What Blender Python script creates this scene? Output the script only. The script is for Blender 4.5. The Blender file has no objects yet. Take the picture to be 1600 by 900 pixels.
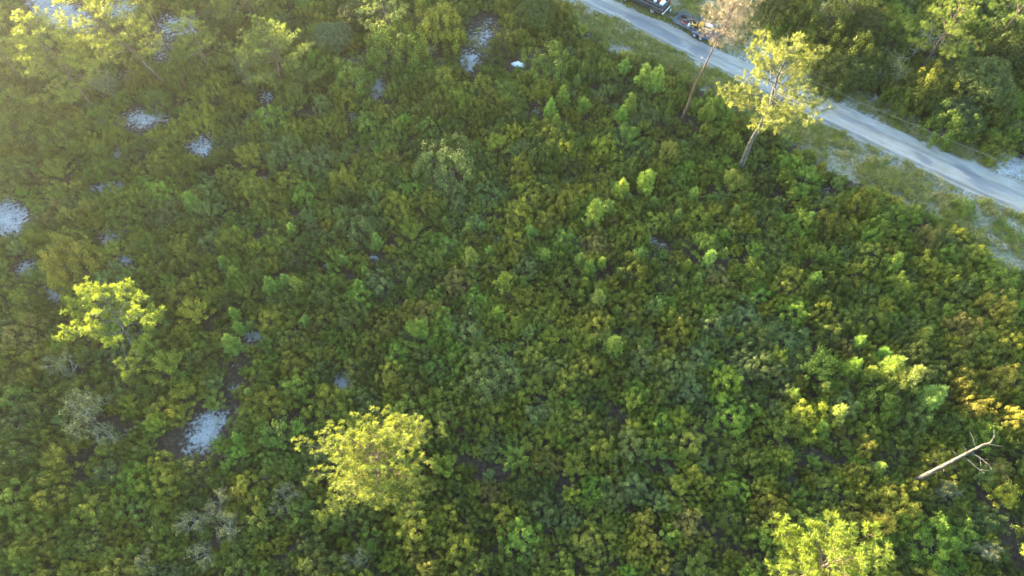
import bpy, math, random
import numpy as np
from mathutils import Vector, Matrix

# ------------------------------------------------------------------ camera, sky, sun, exposure
scene = bpy.context.scene
COL = scene.collection
ALT, PITCH, FPX = 50.0, math.radians(60.0), 1067.0        # camera height, downward pitch, focal length in photo pixels
cam_d = bpy.data.cameras.new('camera')
cam_d.sensor_width = 36.0
cam_d.lens = 36.0 * FPX / 1600.0
cam_d.clip_start = 0.5
cam_d.clip_end = 3000.0
cam = bpy.data.objects.new('camera', cam_d)
COL.objects.link(cam)
cam.location = (0, 0, ALT)
cam.rotation_euler = (math.pi / 2 - PITCH, 0, 0)
scene.camera = cam

SUN_AZ, SUN_EL = math.radians(-50.0), math.radians(4.8)   # azimuth measured clockwise from +Y
world = bpy.data.worlds.new('World')
scene.world = world
world.use_nodes = True
wn = world.node_tree
wn.nodes.clear()
sky = wn.nodes.new('ShaderNodeTexSky')
sky.sky_type = 'NISHITA'
sky.sun_disc = False
sky.sun_elevation = SUN_EL
sky.sun_rotation = SUN_AZ
sky.ozone_density = 1.8
sky.dust_density = 0.5
bg = wn.nodes.new('ShaderNodeBackground')
bg.inputs['Strength'].default_value = 0.15
wo = wn.nodes.new('ShaderNodeOutputWorld')
wn.links.new(sky.outputs[0], bg.inputs[0])
wn.links.new(bg.outputs[0], wo.inputs[0])

sun_d = bpy.data.lights.new('sun', 'SUN')
sun_d.energy = 5.0
sun_d.angle = math.radians(0.6)
sun_d.color = (1.0, 0.86, 0.56)
sun = bpy.data.objects.new('sun', sun_d)
COL.objects.link(sun)
to_sun = Vector((math.sin(SUN_AZ) * math.cos(SUN_EL), math.cos(SUN_AZ) * math.cos(SUN_EL), math.sin(SUN_EL)))
sun.rotation_euler = (-to_sun).to_track_quat('-Z', 'Y').to_euler()
sun.location = (-60, 60, 80)

scene.view_settings.view_transform = 'Standard'
scene.view_settings.look = 'None'
scene.view_settings.gamma = 1.0
scene.view_settings.use_curve_mapping = False
scene.view_settings.exposure = 3.75
HAZE = 0.0005          # density of the evening haze
scene.render.engine = 'CYCLES'
scene.cycles.max_bounces = 5
scene.cycles.diffuse_bounces = 2
scene.cycles.transparent_max_bounces = 4
scene.cycles.volume_bounces = 0
scene.cycles.use_denoising = True

# ------------------------------------------------------------------ picture <-> place
SP, CP = math.sin(PITCH), math.cos(PITCH)


def P2W(px, py, z=0.0):
    """the point at height z that the photograph shows at pixel (px, py)"""
    px, py = np.asarray(px, float), np.asarray(py, float)
    r, u = (px - 800) / FPX, (450 - py) / FPX
    dy, dz = CP + u * SP, -SP + u * CP
    t = (z - ALT) / dz
    return r * t, dy * t


def W2P(x, y, z=0.0):
    x, y, z = np.asarray(x, float), np.asarray(y, float), np.asarray(z, float) - ALT
    dep = y * CP - z * SP
    up = y * SP + z * CP
    return 800 + FPX * x / dep, 450 - FPX * up / dep, dep


def mpp(px, py):
    x, y = P2W(px, py)
    return float(W2P(x, y)[2]) / FPX


RNG = np.random.default_rng(7)


def inpoly(px, py, poly):
    px, py = np.asarray(px, float), np.asarray(py, float)
    ins = np.zeros(px.shape, bool)
    n = len(poly)
    for i in range(n):
        x0, y0 = poly[i]
        x1, y1 = poly[(i + 1) % n]
        if y0 == y1:
            continue
        c = ((y0 > py) != (y1 > py)) & (px < (x1 - x0) * (py - y0) / (y1 - y0) + x0)
        ins ^= c
    return ins


_G = np.random.default_rng(3).random((64, 64))


def vnoise(x, y):
    x, y = np.asarray(x, float), np.asarray(y, float)
    xi, yi = np.floor(x).astype(int), np.floor(y).astype(int)
    fx, fy = x - xi, y - yi
    fx, fy = fx * fx * (3 - 2 * fx), fy * fy * (3 - 2 * fy)
    g = lambda a, b: _G[a % 64, b % 64]
    return (g(xi, yi) * (1 - fx) + g(xi + 1, yi) * fx) * (1 - fy) + (g(xi, yi + 1) * (1 - fx) + g(xi + 1, yi + 1) * fx) * fy


def fbm(x, y):
    return (vnoise(x, y) + .5 * vnoise(2.1 * x + 7, 2.1 * y + 3) + .25 * vnoise(4.3 * x + 1, 4.3 * y + 9)) / 1.75


# ------------------------------------------------------------------ materials
MATS = {}


def newmat(name):
    m = bpy.data.materials.new(name)
    m.use_nodes = True
    nt = m.node_tree
    nt.nodes.clear()
    out = nt.nodes.new('ShaderNodeOutputMaterial')
    MATS[name] = m
    return m, nt, out


def N(nt, typ, **kw):
    n = nt.nodes.new(typ)
    for k, v in kw.items():
        if k.startswith('i_'):
            n.inputs[k[2:].replace('_', ' ')].default_value = v
        else:
            setattr(n, k, v)
    return n


def mixc(nt, fac, a, b, mode='MIX'):
    n = nt.nodes.new('ShaderNodeMix')
    n.data_type = 'RGBA'
    n.blend_type = mode
    for sock, v in ((0, fac), (6, a), (7, b)):
        if isinstance(v, bpy.types.NodeSocket):
            nt.links.new(v, n.inputs[sock])
        else:
            n.inputs[sock].default_value = (*v, 1) if isinstance(v, tuple) and len(v) == 3 else v
    return n.outputs[2]


def mth(nt, op, a, b=None, clamp=False):
    n = nt.nodes.new('ShaderNodeMath')
    n.operation = op
    n.use_clamp = clamp
    for k, v in enumerate((a, b)):
        if v is None:
            continue
        if isinstance(v, bpy.types.NodeSocket):
            nt.links.new(v, n.inputs[k])
        else:
            n.inputs[k].default_value = v
    return n.outputs[0]


def ramp(nt, fac, lo, hi):
    n = nt.nodes.new('ShaderNodeMapRange')
    n.interpolation_type = 'SMOOTHSTEP'
    nt.links.new(fac, n.inputs[0])
    n.inputs[1].default_value = lo
    n.inputs[2].default_value = hi
    return n.outputs[0]


def leaf_mat(name, trans=0.35, rough=0.55, spec=0.25, spread=0.8, warm=0.25):
    """leaves: tint comes with each plant, a per-leaf value varies it"""
    m, nt, out = newmat(name)
    tint = N(nt, 'ShaderNodeAttribute', attribute_type='INSTANCER', attribute_name='tint')
    var = N(nt, 'ShaderNodeAttribute', attribute_type='GEOMETRY', attribute_name='var')
    k = mth(nt, 'ADD', mth(nt, 'MULTIPLY', var.outputs['Fac'], spread), 1 - spread * .5)
    comb = N(nt, 'ShaderNodeCombineColor')
    for s in range(3):
        nt.links.new(k, comb.inputs[s])
    col = mixc(nt, 1.0, tint.outputs['Color'], comb.outputs[0], 'MULTIPLY')
    warmc = mixc(nt, 1.0, col, (1.35, 1.02, .6), 'MULTIPLY')
    hi = ramp(nt, var.outputs['Fac'], .55, 1.0)
    col = mixc(nt, mth(nt, 'MULTIPLY', hi, warm * 2), col, warmc)
    p = N(nt, 'ShaderNodeBsdfPrincipled')
    p.inputs['Roughness'].default_value = rough
    p.inputs['Specular IOR Level'].default_value = spec
    nt.links.new(col, p.inputs['Base Color'])
    t = N(nt, 'ShaderNodeBsdfTranslucent')
    nt.links.new(mixc(nt, 1.0, col, (1.25, 1.2, .7), 'MULTIPLY'), t.inputs['Color'])
    mx = N(nt, 'ShaderNodeMixShader')
    mx.inputs[0].default_value = trans
    nt.links.new(p.outputs[0], mx.inputs[1])
    nt.links.new(t.outputs[0], mx.inputs[2])
    nt.links.new(mx.outputs[0], out.inputs[0])
    return m


def wood_mat(name, c1, c2, scale=6.0, rough=.9, stretch=.25):
    m, nt, out = newmat(name)
    tc = N(nt, 'ShaderNodeTexCoord')
    mp = N(nt, 'ShaderNodeMapping')
    mp.inputs['Scale'].default_value = (1, 1, stretch)
    nt.links.new(tc.outputs['Object'], mp.inputs[0])
    nz = N(nt, 'ShaderNodeTexNoise')
    nz.inputs['Scale'].default_value = scale
    nz.inputs['Detail'].default_value = 5
    nt.links.new(mp.outputs[0], nz.inputs[0])
    col = mixc(nt, ramp(nt, nz.outputs[0], .35, .68), c1, c2)
    p = N(nt, 'ShaderNodeBsdfPrincipled')
    p.inputs['Roughness'].default_value = rough
    p.inputs['Specular IOR Level'].default_value = .2
    nt.links.new(col, p.inputs['Base Color'])
    b = N(nt, 'ShaderNodeBump')
    b.inputs['Strength'].default_value = .6
    b.inputs['Distance'].default_value = .03
    nt.links.new(nz.outputs[0], b.inputs['Height'])
    nt.links.new(b.outputs[0], p.inputs['Normal'])
    nt.links.new(p.outputs[0], out.inputs[0])
    return m


def paint_mat(name, c, rough=.45, metal=0.0, wear=.25, spec=.4):
    m, nt, out = newmat(name)
    tc = N(nt, 'ShaderNodeTexCoord')
    nz = N(nt, 'ShaderNodeTexNoise')
    nz.inputs['Scale'].default_value = 5
    nz.inputs['Detail'].default_value = 6
    nt.links.new(tc.outputs['Object'], nz.inputs[0])
    dirt = tuple(.6 * v + .4 * d for v, d in zip(c, (.22, .19, .15)))
    col = mixc(nt, mth(nt, 'MULTIPLY', ramp(nt, nz.outputs[0], .45, .75), wear * 2), c, dirt)
    p = N(nt, 'ShaderNodeBsdfPrincipled')
    p.inputs['Roughness'].default_value = rough
    p.inputs['Metallic'].default_value = metal
    p.inputs['Specular IOR Level'].default_value = spec
    nt.links.new(col, p.inputs['Base Color'])
    nt.links.new(p.outputs[0], out.inputs[0])
    return m


leaf_mat('oak_leaf', .26, .55, .16, 1.1)
leaf_mat('pine_needle', .42, .5, .3, .7, .2)
leaf_mat('dry_needle', .3, .8, .1, .7, .1)
leaf_mat('grass_blade', .3, .7, .15, .8)
wood_mat('pine_bark', (.11, .065, .045), (.22, .15, .11), 9)
wood_mat('grey_bark', (.06, .054, .048), (.15, .135, .12), 9)
wood_mat('red_bark', (.085, .052, .04), (.16, .105, .08), 9)
wood_mat('dead_wood', (.045, .04, .036), (.145, .132, .118), 8)
wood_mat('lichen_wood', (.28, .25, .195), (.50, .46, .37), 5)
wood_mat('stem_wood', (.10, .085, .07), (.2, .18, .15), 9)


def ground_material():
    m, nt, out = newmat('scrub_soil')
    geo = N(nt, 'ShaderNodeNewGeometry')
    sand = N(nt, 'ShaderNodeAttribute', attribute_type='GEOMETRY', attribute_name='sand').outputs['Fac']
    verge = N(nt, 'ShaderNodeAttribute', attribute_type='GEOMETRY', attribute_name='verge').outputs['Fac']

    def noise(scale, detail=6, rough=.6):
        n = N(nt, 'ShaderNodeTexNoise')
        n.inputs['Scale'].default_value = scale
        n.inputs['Detail'].default_value = detail
        n.inputs['Roughness'].default_value = rough
        nt.links.new(geo.outputs['Position'], n.inputs[0])
        return n.outputs[0]
    n1, n2, n3 = noise(.9), noise(3.2, 8, .72), noise(11, 5, .7)
    litter = mixc(nt, ramp(nt, n2, .35, .7), (.045, .031, .022), (.12, .088, .062))
    litter = mixc(nt, ramp(nt, n3, .6, .75), litter, (.26, .21, .17))
    sandc = mixc(nt, ramp(nt, n1, .35, .7), (.30, .295, .295), (.47, .465, .46))
    fleck = ramp(nt, n3, .47, .60)
    sandc = mixc(nt, mth(nt, 'MULTIPLY', fleck, .75), sandc, (.20, .17, .14))
    s = mth(nt, 'ADD', sand, mth(nt, 'MULTIPLY', mth(nt, 'SUBTRACT', n2, .5), 2.4))
    s = mth(nt, 'ADD', s, mth(nt, 'MULTIPLY', mth(nt, 'SUBTRACT', n1, .5), .6))
    col = mixc(nt, ramp(nt, s, .40, .80), litter, sandc)
    straw = mixc(nt, ramp(nt, n2, .35, .65), (.15, .138, .078), (.29, .265, .18))
    v = mth(nt, 'ADD', verge, mth(nt, 'MULTIPLY', mth(nt, 'SUBTRACT', n1, .5), .8))
    col2 = mixc(nt, ramp(nt, s, .5, .8), straw, sandc)
    col = mixc(nt, ramp(nt, v, .35, .65), col, col2)
    p = N(nt, 'ShaderNodeBsdfPrincipled')
    p.inputs['Roughness'].default_value = .95
    p.inputs['Specular IOR Level'].default_value = .1
    nt.links.new(col, p.inputs['Base Color'])
    b = N(nt, 'ShaderNodeBump')
    b.inputs['Strength'].default_value = .7
    b.inputs['Distance'].default_value = .08
    nt.links.new(n2, b.inputs['Height'])
    nt.links.new(b.outputs[0], p.inputs['Normal'])
    nt.links.new(p.outputs[0], out.inputs[0])
    return m


def road_material():
    m, nt, out = newmat('worn_road')
    uv = N(nt, 'ShaderNodeUVMap', uv_map='UVMap')
    grey = N(nt, 'ShaderNodeAttribute', attribute_type='GEOMETRY', attribute_name='grey').outputs['Fac']
    edge = N(nt, 'ShaderNodeAttribute', attribute_type='GEOMETRY', attribute_name='edge').outputs['Fac']

    def noise(sx, sy, detail=7):
        mp = N(nt, 'ShaderNodeMapping')
        mp.inputs['Scale'].default_value = (sx, sy, 1)
        nt.links.new(uv.outputs[0], mp.inputs[0])
        n = N(nt, 'ShaderNodeTexNoise')
        n.inputs['Scale'].default_value = 1
        n.inputs['Detail'].default_value = detail
        n.inputs['Roughness'].default_value = .62
        nt.links.new(mp.outputs[0], n.inputs[0])
        return n.outputs[0]
    a, b_, c = noise(.13, 1.1), noise(.5, 2.4), noise(6, 6, 4)
    sandc = mixc(nt, ramp(nt, b_, .35, .65), (.27, .252, .22), (.37, .35, .32))
    asph = mixc(nt, ramp(nt, b_, .3, .7), (.14, .143, .155), (.22, .224, .235))
    asph = mixc(nt, mth(nt, 'MULTIPLY', ramp(nt, c, .5, .75), .4), asph, (.16, .165, .18))
    f = mth(nt, 'ADD', mth(nt, 'MULTIPLY', grey, .62), mth(nt, 'MULTIPLY', mth(nt, 'SUBTRACT', a, .45), 1.7))
    f = mth(nt, 'ADD', f, mth(nt, 'MULTIPLY', mth(nt, 'SUBTRACT', b_, .5), 1.5))
    col = mixc(nt, ramp(nt, f, .22, .62), sandc, asph)
    sep = N(nt, 'ShaderNodeSeparateXYZ')
    nt.links.new(uv.outputs[0], sep.inputs[0])
    wob = mth(nt, 'ADD', sep.outputs[1], mth(nt, 'MULTIPLY', mth(nt, 'SUBTRACT', a, .5), .7))
    rut = ramp(nt, mth(nt, 'SINE', mth(nt, 'MULTIPLY', wob, 4.4)), .55, .95)
    col = mixc(nt, mth(nt, 'MULTIPLY', rut, .45), col, (.15, .143, .135))
    col = mixc(nt, mth(nt, 'MULTIPLY', ramp(nt, c, .58, .72), .3), col, (.14, .125, .11))
    col = mixc(nt, mth(nt, 'MULTIPLY', edge, .55), col, (.10, .09, .085))
    p = N(nt, 'ShaderNodeBsdfPrincipled')
    p.inputs['Roughness'].default_value = .9
    p.inputs['Specular IOR Level'].default_value = .2
    nt.links.new(col, p.inputs['Base Color'])
    b = N(nt, 'ShaderNodeBump')
    b.inputs['Strength'].default_value = .4
    b.inputs['Distance'].default_value = .03
    nt.links.new(c, b.inputs['Height'])
    nt.links.new(b.outputs[0], p.inputs['Normal'])
    nt.links.new(p.outputs[0], out.inputs[0])
    return m


ground_material()
road_material()

# ------------------------------------------------------------------ mesh helpers


class MB:
    """collects faces (quads and triangles) with a per-face value; build() links ONE mesh object"""

    def __init__(s):
        s.v, s.f3, s.f4, s.n, s.var = [], [], [], 0, []
        s.a3, s.a4 = [], []

    def add(s, v, f, var=None):
        v, f = np.asarray(v, float).reshape(-1, 3), np.asarray(f, int)
        if len(f) == 0:
            return
        s.v.append(v)
        vr = np.full(len(f), .5) if var is None else np.broadcast_to(np.asarray(var, float), (len(f),))
        if f.shape[1] == 3:
            s.f3.append(f + s.n)
            s.a3.append(vr)
        else:
            s.f4.append(f + s.n)
            s.a4.append(vr)
        s.n += len(v)

    def mesh(s, name, mat, smooth=False):
        me = bpy.data.meshes.new(name)
        if s.n == 0:
            return me
        v = np.concatenate(s.v)
        f3 = np.concatenate(s.f3) if s.f3 else np.zeros((0, 3), int)
        f4 = np.concatenate(s.f4) if s.f4 else np.zeros((0, 4), int)
        me.vertices.add(len(v))
        me.vertices.foreach_set('co', v.astype(np.float32).ravel())
        loops = np.concatenate([f3.ravel(), f4.ravel()]).astype(np.int32)
        me.loops.add(len(loops))
        me.loops.foreach_set('vertex_index', loops)
        nf = len(f3) + len(f4)
        start = np.concatenate([np.arange(len(f3)) * 3, len(f3) * 3 + np.arange(len(f4)) * 4]).astype(np.int32)
        me.polygons.add(nf)
        me.polygons.foreach_set('loop_start', start)
        if smooth:
            me.polygons.foreach_set('use_smooth', np.ones(nf, bool))
        me.update(calc_edges=True)
        at = me.attributes.new('var', 'FLOAT', 'FACE')
        at.data.foreach_set('value', np.concatenate(s.a3 + s.a4).astype(np.float32))
        if mat:
            me.materials.append(MATS[mat])
        return me

    def build(s, name, mat, parent=None, smooth=False):
        return link(name, s.mesh(name, mat, smooth), parent)


def link(name, data, parent=None):
    o = bpy.data.objects.new(name, data)
    COL.objects.link(o)
    if parent is not None:
        o.parent = parent
    return o


def empty(name, loc, rz=0.0):
    o = link(name, None)
    o.empty_display_size = .3
    o.location = loc
    o.rotation_euler = (0, 0, rz)
    return o


def tag(o, label, cat=None, group=None, kind=None):
    o['label'] = label
    if cat:
        o['category'] = cat
    if group:
        o['group'] = group
    if kind:
        o['kind'] = kind
    return o


def norm(a):
    return a / np.maximum(np.linalg.norm(a, axis=-1, keepdims=True), 1e-9)


def tube(mb, pts, rad, sides=7, cap=True):
    pts = np.asarray(pts, float)
    n = len(pts)
    rad = np.broadcast_to(np.asarray(rad, float), (n,))
    tan = norm(np.gradient(pts, axis=0))
    ref = np.array([1., 0, 0]) if abs(tan[0, 0]) < .8 else np.array([0, 1., 0])
    a = norm(np.cross(tan, ref))
    b = np.cross(tan, a)
    th = np.linspace(0, 2 * np.pi, sides, endpoint=False)
    ring = pts[:, None] + rad[:, None, None] * (np.cos(th)[None, :, None] * a[:, None] + np.sin(th)[None, :, None] * b[:, None])
    v = ring.reshape(-1, 3)
    i, j = np.meshgrid(np.arange(n - 1), np.arange(sides), indexing='ij')
    j2 = (j + 1) % sides
    f = np.stack([i * sides + j, i * sides + j2, (i + 1) * sides + j2, (i + 1) * sides + j], -1).reshape(-1, 4)
    if cap:
        v = np.concatenate([v, pts[:1], pts[-1:]])
        k = np.arange(sides)
        mb.add(v, f)
        base = mb.n - len(v)
        c0 = np.stack([(k + 1) % sides, k, np.full(sides, n * sides)], -1)
        c1 = np.stack([(n - 1) * sides + k, (n - 1) * sides + (k + 1) % sides, np.full(sides, n * sides + 1)], -1)
        mb.f3.append(np.concatenate([c0, c1]) + base)
        mb.a3.append(np.full(2 * sides, .5))
    else:
        mb.add(v, f)


def box(mb, c, s, rz=0.0, taper=1.0, bev=.0):
    """a box with chamfered vertical edges and a narrower top when taper < 1"""
    cx, cy, cz = c
    hx, hy, hz = s[0] / 2, s[1] / 2, s[2] / 2
    b = min(bev, hx * .9, hy * .9)
    base = [(-hx + b, -hy), (hx - b, -hy), (hx, -hy + b), (hx, hy - b), (hx - b, hy), (-hx + b, hy), (-hx, hy - b), (-hx, -hy + b)] if b > 0 else [(-hx, -hy), (hx, -hy), (hx, hy), (-hx, hy)]
    n = len(base)
    bt = np.array(base)
    v = np.zeros((2 * n + 2, 3))
    v[:n, :2], v[n:2 * n, :2] = bt, bt * taper
    v[:n, 2], v[n:2 * n, 2] = -hz, hz
    v[2 * n], v[2 * n + 1] = (0, 0, -hz), (0, 0, hz)
    cr, sr = math.cos(rz), math.sin(rz)
    w = v.copy()
    w[:, 0], w[:, 1] = v[:, 0] * cr - v[:, 1] * sr + cx, v[:, 0] * sr + v[:, 1] * cr + cy
    w[:, 2] += cz
    k = np.arange(n)
    q = np.stack([k, (k + 1) % n, n + (k + 1) % n, n + k], -1)
    mb.add(w, q)
    o = mb.n - len(w)
    mb.f3.append(np.concatenate([np.stack([(k + 1) % n, k, np.full(n, 2 * n)], -1), np.stack([n + k, n + (k + 1) % n, np.full(n, 2 * n + 1)], -1)]) + o)
    mb.a3.append(np.full(2 * n, .5))


def leaves(mb, c, nrm, L, W, var, rng, cup=.15):
    """diamond leaves of two folded triangles' worth, centred at c and facing nrm"""
    n = len(c)
    r = norm(rng.normal(size=(n, 3)))
    a = norm(np.cross(nrm, r))
    b = np.cross(nrm, a)
    L = np.broadcast_to(L, (n,))[:, None]
    W = np.broadcast_to(W, (n,))[:, None]
    v = np.stack([c - a * L * .5, c + b * W * .5 + nrm * L * cup, c + a * L * .5, c - b * W * .5 + nrm * L * cup], 1).reshape(-1, 3)
    mb.add(v, np.arange(n * 4).reshape(n, 4), var)


def needles(mb, c, d, L, W, var, rng):
    """one slender diamond from c along d"""
    n = len(c)
    a = norm(np.cross(d, norm(rng.normal(size=(n, 3)))))
    L = np.broadcast_to(L, (n,))[:, None]
    v = np.stack([c, c + d * L * .55 + a * W, c + d * L, c + d * L * .55 - a * W], 1).reshape(-1, 3)
    mb.add(v, np.arange(n * 4).reshape(n, 4), var)


def bursts(mb, cen, dirs, rng, k=34, L=.26, W=.016, bias=.8):
    """tufts of needles round every point of cen"""
    cen, dirs = np.asarray(cen), norm(np.asarray(dirs))
    m = len(cen)
    d = norm(norm(rng.normal(size=(m, k, 3))) + dirs[:, None] * bias)
    c = cen[:, None] + rng.normal(size=(m, k, 3)) * L * .16
    tv = rng.random(m)[:, None] * .6 + rng.random((m, k)) * .4
    ln = L * (.7 + .5 * rng.random((m, k)))
    needles(mb, c.reshape(-1, 3), d.reshape(-1, 3), ln.ravel(), W, tv.ravel(), rng)


# ------------------------------------------------------------------ plants: builders of shared meshes
def shrub_meshes(name, R, H, seed, leaf=.074, dens=78, rag=.2, lobes=5):
    """lumpy leafy mound: crown mesh + forked stem mesh"""
    rng = np.random.default_rng(seed)
    nt_ = int(50 * R * R + 18)
    i = np.arange(nt_) + .5
    ct = 1 - i / nt_ * .98
    th = i * 2.399963 + rng.random(nt_) * .9
    st = np.sqrt(1 - ct ** 2)
    d = np.stack([st * np.cos(th), st * np.sin(th), ct], -1)
    lob = norm(np.concatenate([rng.normal(size=(lobes, 2)), np.abs(rng.normal(size=(lobes, 1))) * .8], 1))
    lump = (np.maximum(0, d @ lob.T) ** 5 * (.5 + rng.random(lobes))).max(1)
    rr = .66 + .32 * lump + 1.5 * rag * (rng.random(nt_) - .5) * 2
    c = d * rr[:, None] * np.array([R, R, H])
    c[:, 2] = np.maximum(c[:, 2], .12) + .05
    nrm = norm(d * np.array([1, 1, 1.2]))
    rt = (.125 + .11 * rng.random(nt_)) * (.8 + .3 * R)
    k = dens
    ld = norm(norm(rng.normal(size=(nt_, k, 3))) + nrm[:, None] * .75)
    pos = c[:, None] + ld * rt[:, None, None] * (rng.random((nt_, k, 1)) ** .45) * np.array([1, 1, 1.45])
    pos[..., 2] = np.maximum(pos[..., 2], .03)
    ln = norm(ld + rng.normal(size=(nt_, k, 3)) * .45 + np.array([0, 0, .35]))
    tv = rng.random(nt_)[:, None] * .55 + rng.random((nt_, k)) * .45
    mb = MB()
    L = leaf * (.7 + .6 * rng.random(nt_ * k))
    leaves(mb, pos.reshape(-1, 3), ln.reshape(-1, 3), L, L * .62, tv.ravel(), rng)
    crown = mb.mesh(name + '_crown', 'oak_leaf')
    sb = MB()
    for q in range(6):
        a = q * 1.05 + rng.random()
        e = np.array([math.cos(a) * R * .6, math.sin(a) * R * .6, H * (.6 + .2 * rng.random())])
        p = np.array([e * t * np.array([t, t, 1]) + np.array([0, 0, .02]) for t in np.linspace(0, 1, 5)])
        tube(sb, p, np.linspace(.035, .012, 5), 5)
    stem = sb.mesh(name + '_stem', 'stem_wood')
    return crown, stem


def shoot_meshes(name, R, H, seed):
    """thin upright shoots clothed in small leaves (open yellow-green scrub)"""
    rng = np.random.default_rng(seed)
    mb, sb = MB(), MB()
    ns = int(26 * R * R + 10)
    for q in range(ns):
        a, r = rng.random() * 6.283, R * math.sqrt(rng.random())
        h = H * (1 - .45 * (r / R) ** 2) * (.75 + .4 * rng.random())
        b0 = np.array([math.cos(a) * r * .35, math.sin(a) * r * .35, 0.0])
        e = np.array([math.cos(a) * r, math.sin(a) * r, h])
        ts = np.linspace(0, 1, 4)
        p = b0 + (e - b0) * np.stack([ts ** 1.4, ts ** 1.4, ts], -1)
        tube(sb, p, np.linspace(.014, .005, 4), 3, cap=False)
        k = 110
        t = .35 + .68 * rng.random(k) ** .6
        dirs = norm(rng.normal(size=(k, 3)) * np.array([1, 1, .5]) + np.array([0, 0, .45]))
        pos = b0 + (e - b0) * np.stack([t ** 1.4, t ** 1.4, t], -1) + dirs * (.05 + .11 * rng.random((k, 1)))
        L = .07 * (.7 + .6 * rng.random(k))
        leaves(mb, pos, norm(dirs + np.array([0, 0, .5]) + rng.normal(size=(k, 3)) * .3), L, L * .55, np.clip(.25 + .6 * t * rng.random() + .25 * rng.random(k), 0, 1), rng)
    return mb.mesh(name + '_crown', 'oak_leaf'), sb.mesh(name + '_stem', 'stem_wood')


def sapling_meshes(name, H, R, seed):
    """young pine: a soft cone of upswept needle tufts"""
    rng = np.random.default_rng(seed)
    cen, dr = [], []
    sb = MB()
    tube(sb, np.array([[0, 0, 0], [.02, .01, H * .5], [0, 0, H * .96]]), [.04, .025, .01], 6)
    z = .22 * H
    while z < H * .97:
        f = (z / H)
        rad = R * (1 - f) ** .75 * (.85 + .3 * rng.random()) + .06
        nb = 5 + int(4 * (1 - f))
        a0 = rng.random() * 6.28
        for q in range(nb):
            a = a0 + q * 6.283 / nb + rng.normal() * .15
            u = np.array([math.cos(a), math.sin(a), .55 + .3 * rng.random()])
            rl = rad * (.75 + .4 * rng.random())
            for s in np.arange(.3, 1.01, .17 / max(rl, .17)):
                cen.append(np.array([0, 0, z]) + u * rl * s + rng.normal(size=3) * .03)
                dr.append(u + np.array([0, 0, .5]))
        z += .17 + .07 * rng.random()
    cen.append(np.array([0, 0, H]))
    dr.append(np.array([0, 0, 1.]))
    mb = MB()
    bursts(mb, np.array(cen), np.array(dr), rng, k=30, L=.19, W=.013, bias=.9)
    return mb.mesh(name + '_crown', 'pine_needle'), sb.mesh(name + '_trunk', 'pine_bark')


def grow(mb, p, d, length, rad, level, rng, tips, spread=.75, kids=3, curl=.35, sides=4, up=.15, shrink=.62):
    """a crooked branch with its side branches"""
    n = 5
    pts = [np.array(p, float)]
    d = norm(np.array(d, float))
    for q in range(n):
        d = norm(d + rng.normal(size=3) * curl * .4 + np.array([0, 0, up * .25]))
        pts.append(pts[-1] + d * length / n)
    pts = np.array(pts)
    tube(mb, pts, np.linspace(rad, rad * .45, n + 1), sides if level > 0 else 3, cap=level > 1)
    tips.append((pts[-1], d))
    if level > 0:
        for q in range(kids):
            t = .35 + .65 * (q + rng.random()) / kids
            k = min(int(t * n), n)
            dd = norm(d + norm(rng.normal(size=3)) * spread * 1.3)
            grow(mb, pts[k], dd, length * shrink * (.8 + .4 * rng.random()), rad * .5, level - 1, rng, tips, spread, kids, curl, sides, up, shrink)


def dead_shrub_meshes(name, R, H, seed):
    """bare crooked pale branches over thin grey-green leaf"""
    rng = np.random.default_rng(seed)
    sb, tips = MB(), []
    for q in range(5):
        a = q * 1.257 + rng.random() * .6
        grow(sb, (0, 0, .03), (math.cos(a) * .7, math.sin(a) * .7, .9), math.hypot(R, H) * .62, .032, 3, rng, tips, .8, 3, .7, 4, .1)
    mb = MB()
    cen = np.array([t[0] for t in tips])
    cen = cen[rng.random(len(cen)) < .9]
    k = 26
    dd = norm(rng.normal(size=(len(cen), k, 3)))
    pos = cen[:, None] + dd * .22 * rng.random((len(cen), k, 1)) - np.array([0, 0, .06])
    pos[..., 2] = np.maximum(pos[..., 2], .05)
    L = .07 * (.7 + .6 * rng.random(len(cen) * k))
    leaves(mb, pos.reshape(-1, 3), norm(dd.reshape(-1, 3) + np.array([0, 0, .5])), L, L * .6, rng.random(len(cen) * k), rng)
    return mb.mesh(name + '_crown', 'oak_leaf'), sb.mesh(name + '_branches', 'lichen_wood')


# ------------------------------------------------------------------ landmarks and labels
LAND = {  # name used in labels -> photo pixel
    'the large golden pine': (585, 710), 'the tufted golden pine': (1290, 855), 'the open-branched pine': (170, 490),
    'the bare grey snag': (1480, 722), 'the long sand patch': (325, 675), 'the small round sand patch': (535, 597),
    'the roadside pine': (1165, 240), 'the brown dead pine': (1070, 180), 'the twin pale saplings': (942, 533),
    'the white sand mound': (810, 100), 'the sand patch at the frame edge': (15, 345), 'the twisted bare branches': (325, 810),
    'the loaded trailer': (1085, 40), 'the sand flecks by the brown litter': (590, 140), 'the streaked sand strip': (165, 293),
    'the sapling thicket': (920, 410), 'the clump of tall saplings': (1400, 570), 'the bronze bush by the sand': (100, 400),
    'the sandy road bend': (1560, 300), 'the grey-green oak': (1540, 120), 'the golden bush pair': (1010, 830), 'the blue sand scrap': (1325, 606),
    'the bare purple patch': (965, 645), 'the tiny sand spot': (583, 403)}
_LN = list(LAND)
_LP = np.array([LAND[k] for k in _LN], float)
PENDING = []           # (object, phrase, px, py): labelled together at the end so that every label is unique


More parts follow.
